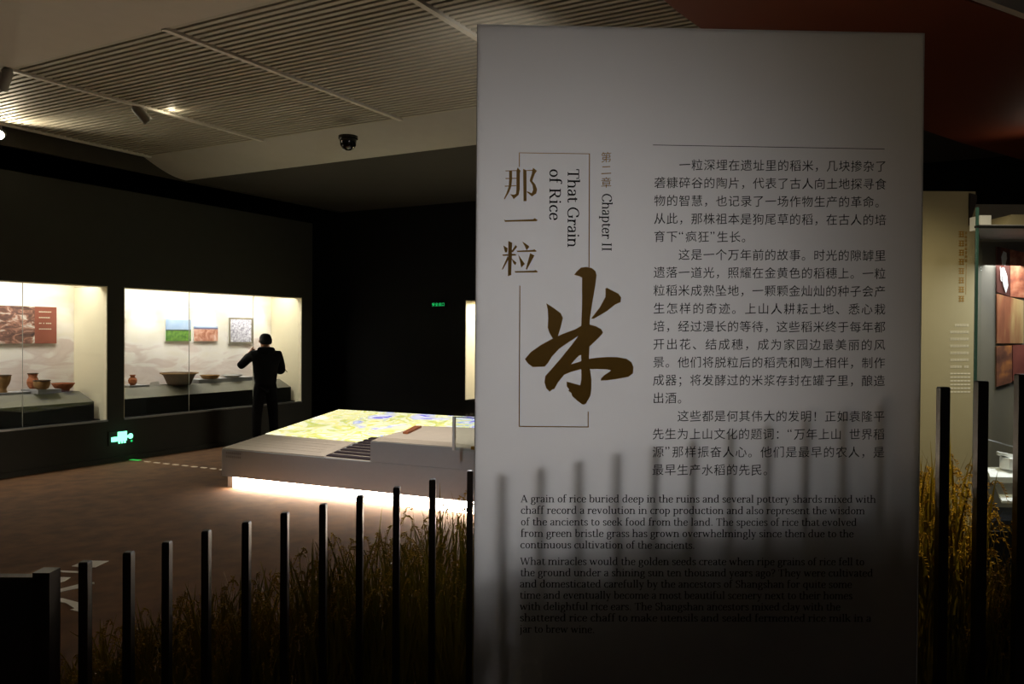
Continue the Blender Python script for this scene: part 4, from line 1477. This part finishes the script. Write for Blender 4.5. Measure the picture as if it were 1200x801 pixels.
stand('display_stand', [(1156, 547, 4.42), (1160.5, 558.5, 4.26), (1215, 559.5, 4.26), (1211, 547, 4.42)], 0, .03, M['paper'], 'upper white slab stand in the glass showcase', 'stand')
stand('display_stand', [(1165, 566.5, 4.40), (1174, 586.5, 4.22), (1222, 587, 4.22), (1215, 567, 4.40)], 0, .012, M['paper'], 'lower brightly lit white stand in the glass showcase', 'stand')
bk = at_d(1182, 545, 4.36)
hb0 = at_d(1182, 552, 4.36).z
bo = empty('open_booklet', (bk.x, bk.y, hb0 + .014), .2, label='small white folded card standing on the upper white stand', cat='card')
MB().prism([(-.03, -.04, 0), (.14, -.04, 0), (.14, .03, 0), (-.03, .03, 0)], [(-.03, -.04, .06), (.14, -.04, .05), (.14, .03, .05), (-.03, .03, .06)]).build('card_block', M['paper'], bo)
MB().prism([(-.06, .0, .085), (.14, -.03, .0), (.14, .05, .0), (-.04, .04, .07)][0:4], [(-.06, .0, .089), (.14, -.03, .056), (.14, .05, .056), (-.04, .04, .089)]).build('card_leaf', M['paper'], bo)
MB().prism([(-.12, .05, .155), (.14, .02, .088), (.14, .06, .088), (-.1, .07, .155)], [(-.12, .05, .158), (.14, .02, .096), (.14, .06, .096), (-.1, .07, .158)]).build('card_leaf', M['tray'], bo)

M['wp1'] = ramp_mat('dark_pot_print', [(0, (40, 22, 20)), (.5, (96, 48, 34)), (.62, (150, 80, 48)), (.7, (235, 225, 215)), (1, (240, 232, 226))], 7, stretch=(1, 1, .35), lo=.25, hi=.8)
M['wp2'] = ramp_mat('orange_grain_print', [(0, (120, 60, 48)), (.5, (186, 108, 76)), (1, (222, 160, 120))], 16)
M['wp3'] = ramp_mat('wood_grain_print', [(0, (84, 44, 34)), (.4, (160, 96, 62)), (.7, (196, 160, 104)), (1, (214, 190, 140))], 9, stretch=(1, 1, .12), lo=.3, hi=.7)
M['wp4'] = ramp_mat('copper_crust_print', [(0, (60, 36, 30)), (.5, (130, 80, 56)), (.8, (204, 128, 66)), (1, (236, 170, 90))], 9)
M['wp5'] = ramp_mat('red_clay_print', [(0, (110, 50, 40)), (1, (170, 92, 74))], 10, stretch=(1, 1, .4))
for quad, m, lab in [([(1168, 288.5), (1183.5, 292), (1183.5, 347), (1168.5, 342)], 'wp1', 'dark print with a pale flame-like shape, top left of the wall pictures'),
                     ([(1184.2, 292.2), (1215, 299), (1215, 350), (1184.2, 347.2)], 'wp2', 'orange speckled print beside the dark top left one'),
                     ([(1168.5, 344), (1199.5, 352), (1199.5, 402), (1168.5, 402)], 'wp3', 'wood-grained brown print, middle of the wall pictures'),
                     ([(1168, 405.5), (1186, 404.5), (1186, 447.5), (1168, 453)], 'wp4', 'copper-brown crusted print, lowest on the grey case back'),
                     ([(1187, 404.4), (1212, 403), (1212, 440), (1187, 446)], 'wp5', 'red clay print beside the copper-brown one')]:
    d = 4.8
    pts = [at_d(x, y, d) for x, y in quad]
    c0 = pts[3].copy()
    lo = [p - c0 for p in pts]
    o = MB().prism([v + Vector((0, .012, 0)) for v in lo], [v for v in lo]).build('wall_picture', M[m], loc=c0)
    tag(o, lab, 'picture')
fl = [[(1176, 294), (1179.5, 296), (1180, 303), (1178, 311), (1174.5, 309), (1173.5, 301)], [(1174, 314), (1176.5, 313), (1180, 322), (1181.5, 334), (1179, 343), (1176, 334)], [(1172.2, 312), (1173.5, 316), (1174.5, 330), (1173, 328)]]
c0 = at_d(1175, 300, 4.785)
b = MB()
for pl in fl:
    v0 = [at_d(x, y, 4.785) - c0 for x, y in pl]
    b.prism([v + Vector((0, .002, 0)) for v in v0], v0)
pic0 = [o for o in COL.objects if o.get('label', '').startswith('dark print with a pale')][0]
o = b.build('pale_flame_print', M['paper'], pic0)
o.location = c0 - pic0.location
light('wall_picture_light', 'SPOT', (o0.x + .6, 3.2, 3.6), (o0.x + .35, 4.8, 1.9), 8, (1, .85, .65), .05, cone=50, blend=.8)

# ------------------------------------------------------------------ the visitor
PZ = 12.05
pp = at_d(311, 450, PZ)
per = empty('person', (pp.x, pp.y, 0), R(32), label='person in black jacket and trousers seen from behind, facing the showcase with raised elbow', cat='person')


def skin(name, joints, edges, m, parent, sub=2, root=0):
    me = bpy.data.meshes.new(name)
    me.from_pydata([j[:3] for j in joints], edges, [])
    o = bpy.data.objects.new(name, me)
    COL.objects.link(o)
    md = o.modifiers.new('skin', 'SKIN')
    md.use_smooth_shade = True
    lay = me.skin_vertices[0].data if me.skin_vertices else None
    if lay is None:
        bm = bmesh.new()
        bm.from_mesh(me)
        bm.verts.layers.skin.verify()
        bm.to_mesh(me)
        bm.free()
        lay = me.skin_vertices[0].data
    for i, j in enumerate(joints):
        r = j[3]
        lay[i].radius = r if isinstance(r, tuple) else (r, r)
        lay[i].use_root = (i == root)
    s = o.modifiers.new('sub', 'SUBSURF')
    s.levels = s.render_levels = sub
    bpy.context.view_layer.update()
    dg = bpy.context.evaluated_depsgraph_get()
    nm = bpy.data.meshes.new_from_object(o.evaluated_get(dg))
    nm.name = name
    bpy.data.objects.remove(o)
    nm.materials.clear()
    for k in (m if isinstance(m, list) else [m]):
        nm.materials.append(k)
    nm.shade_smooth()
    r = bpy.data.objects.new(name, nm)
    return link(r, parent)


SX = .93
J = [(0, 0, .90, (.15, .11)), (0, .0, 1.02, (.135, .10)), (0, .0, 1.18, (.15, .11)), (0, .0, 1.32, (.15, .10)), (0, .01, 1.395, (.06, .06)), (0, .025, 1.45, (.055, .058)),
     (0, .03, 1.53, (.078, .095)), (0, .03, 1.60, (.072, .085)),
     # left arm 8..12, right arm 13..17
     (-.19, .0, 1.33, .058), (-.33, .12, 1.185, .044), (-.30, .18, 1.20, .042), (-.14, .36, 1.36, .028), (-.10, .40, 1.39, .03),
     (.19, .0, 1.33, .058), (.25, .06, 1.10, .044), (.24, .12, 1.09, .042), (.12, .36, 1.33, .028), (.09, .40, 1.37, .03),
     # legs
     (-.10, 0, .84, (.09, .09)), (-.12, .01, .47, (.062, .062)), (-.13, -.02, .09, (.042, .045)), (-.13, .09, .04, (.042, .032)), (-.135, .17, .03, (.036, .022)),
     (.10, 0, .84, (.09, .09)), (.12, .01, .47, (.062, .062)), (.13, -.02, .09, (.042, .045)), (.14, .09, .04, (.042, .032)), (.145, .17, .03, (.036, .022))]
ED = [(0, 1), (1, 2), (2, 3), (3, 4), (4, 5), (5, 6), (6, 7), (3, 8), (8, 9), (9, 10), (10, 11), (11, 12), (3, 13), (13, 14), (14, 15), (15, 16), (16, 17),
      (0, 18), (18, 19), (19, 20), (20, 21), (21, 22), (0, 23), (23, 24), (24, 25), (25, 26), (26, 27)]
for side, hi_ in ((1, 12), (-1, 17)):
    hx, hy, hz = J[hi_][:3]
    for k in range(4):
        n0 = len(J)
        zz = hz + .03 - k * .02
        J += [(hx + side * .02, hy + .035, zz, .0095), (hx + side * (.045 + .004 * (k in (1, 2))), hy + .03, zz, .009), (hx + side * .055, hy + .005, zz, .008)]
        ED += [(hi_, n0), (n0, n0 + 1), (n0 + 1, n0 + 2)]
    n0 = len(J)
    J += [(hx + side * .01, hy - .01, hz + .05, .010), (hx + side * .03, hy - .02, hz + .07, .009)]
    ED += [(hi_, n0), (n0, n0 + 1)]
body = skin('body', J, ED, [M['trousers'], M['skin']], per)
for f in body.data.polygons:
    c_ = f.center
    f.material_index = 1 if (c_.z > 1.40 or (c_.y > .33 and c_.z > 1.2)) else 0
body.data.update()
JJ = [(0, -.005, .84, (.15, .11)), (0, -.005, .98, (.182, .135)), (0, -.005, 1.16, (.19, .14)), (0, -.005, 1.30, (.18, .13)), (0, .0, 1.385, (.10, .09)),
      (-.19, .0, 1.345, .078), (-.335, .12, 1.18, .064), (-.30, .18, 1.20, .06), (-.15, .345, 1.35, .044),
      (.19, .0, 1.345, .078), (.26, .05, 1.10, .066), (.245, .12, 1.09, .06), (.13, .345, 1.32, .044)]
JE = [(0, 1), (1, 2), (2, 3), (3, 4), (3, 5), (5, 6), (6, 7), (7, 8), (3, 9), (9, 10), (10, 11), (11, 12)]
tag(skin('jacket', JJ, JE, M['cloth'], per), 'black jacket with its hood lying on the shoulders')
skin('jacket_hood', [(-.11, -.03, 1.41, .05), (-.06, -.09, 1.41, .06), (.06, -.09, 1.41, .06), (.11, -.03, 1.41, .05)], [(0, 1), (1, 2), (2, 3)], M['cloth'], per, root=1)
TJ = [(0, 0, .93, (.12, .09)), (-.085, 0, .82, .10), (-.12, .01, .47, .078), (-.13, -.015, .10, .066), (.085, 0, .82, .10), (.12, .01, .47, .078), (.13, -.015, .10, .066)]
skin('trousers', TJ, [(0, 1), (1, 2), (2, 3), (0, 4), (4, 5), (5, 6)], M['trousers'], per)
for k in (-1, 1):
    skin('shoe', [(k * .13, -.04, .045, .045), (k * .135, .06, .045, .045), (k * .142, .17, .035, .036)], [(0, 1), (1, 2)], M['hair'], per, root=1)
hv = MB()
prof = [(.001, 1.662), (.03, 1.659), (.055, 1.648), (.074, 1.628), (.086, 1.60), (.090, 1.57), (.088, 1.54), (.080, 1.515), (.06, 1.50)]
hv.lathe(prof, 20)
hv.v = [Vector((v.x * .98, v.y * 1.16 + (.005 if v.z > 1.58 else -.012 - (1.58 - v.z) * .25), v.z)) for v in hv.v]
hv.build('hair', M['hair'], per, True)
MB().tube([(.20, -.06, 1.20), (.27, -.05, 1.13), (.31, -.04, 1.09)], [.012, .012, .008], 6).build('jacket_strap', M['cloth'], per)
# face: nose, eyes, mouth and ears
fc = MB()
fc.prism([(-.012, .12, 1.525), (.012, .12, 1.525), (.007, .118, 1.56), (-.007, .118, 1.56)], [(-.008, .14, 1.528), (.008, .14, 1.528), (.003, .126, 1.56), (-.003, .126, 1.56)])
fc.build('nose', M['skin'], per, True)
for k in (-1, 1):
    MB().lathe([(.001, -.008), (.008, -.004), (.008, .004), (.001, .008)], 10, (k * .028, .112, 1.558)).build('eye', M['hair'], per, True)
    MB().lathe([(.001, -.028), (.012, -.015), (.014, .01), (.001, .026)], 10, (k * .078, .03, 1.545)).build('ear', M['skin'], per, True)
MB().box(-.022, .022, .108, .118, 1.497, 1.503).build('mouth', M['terra'], per)
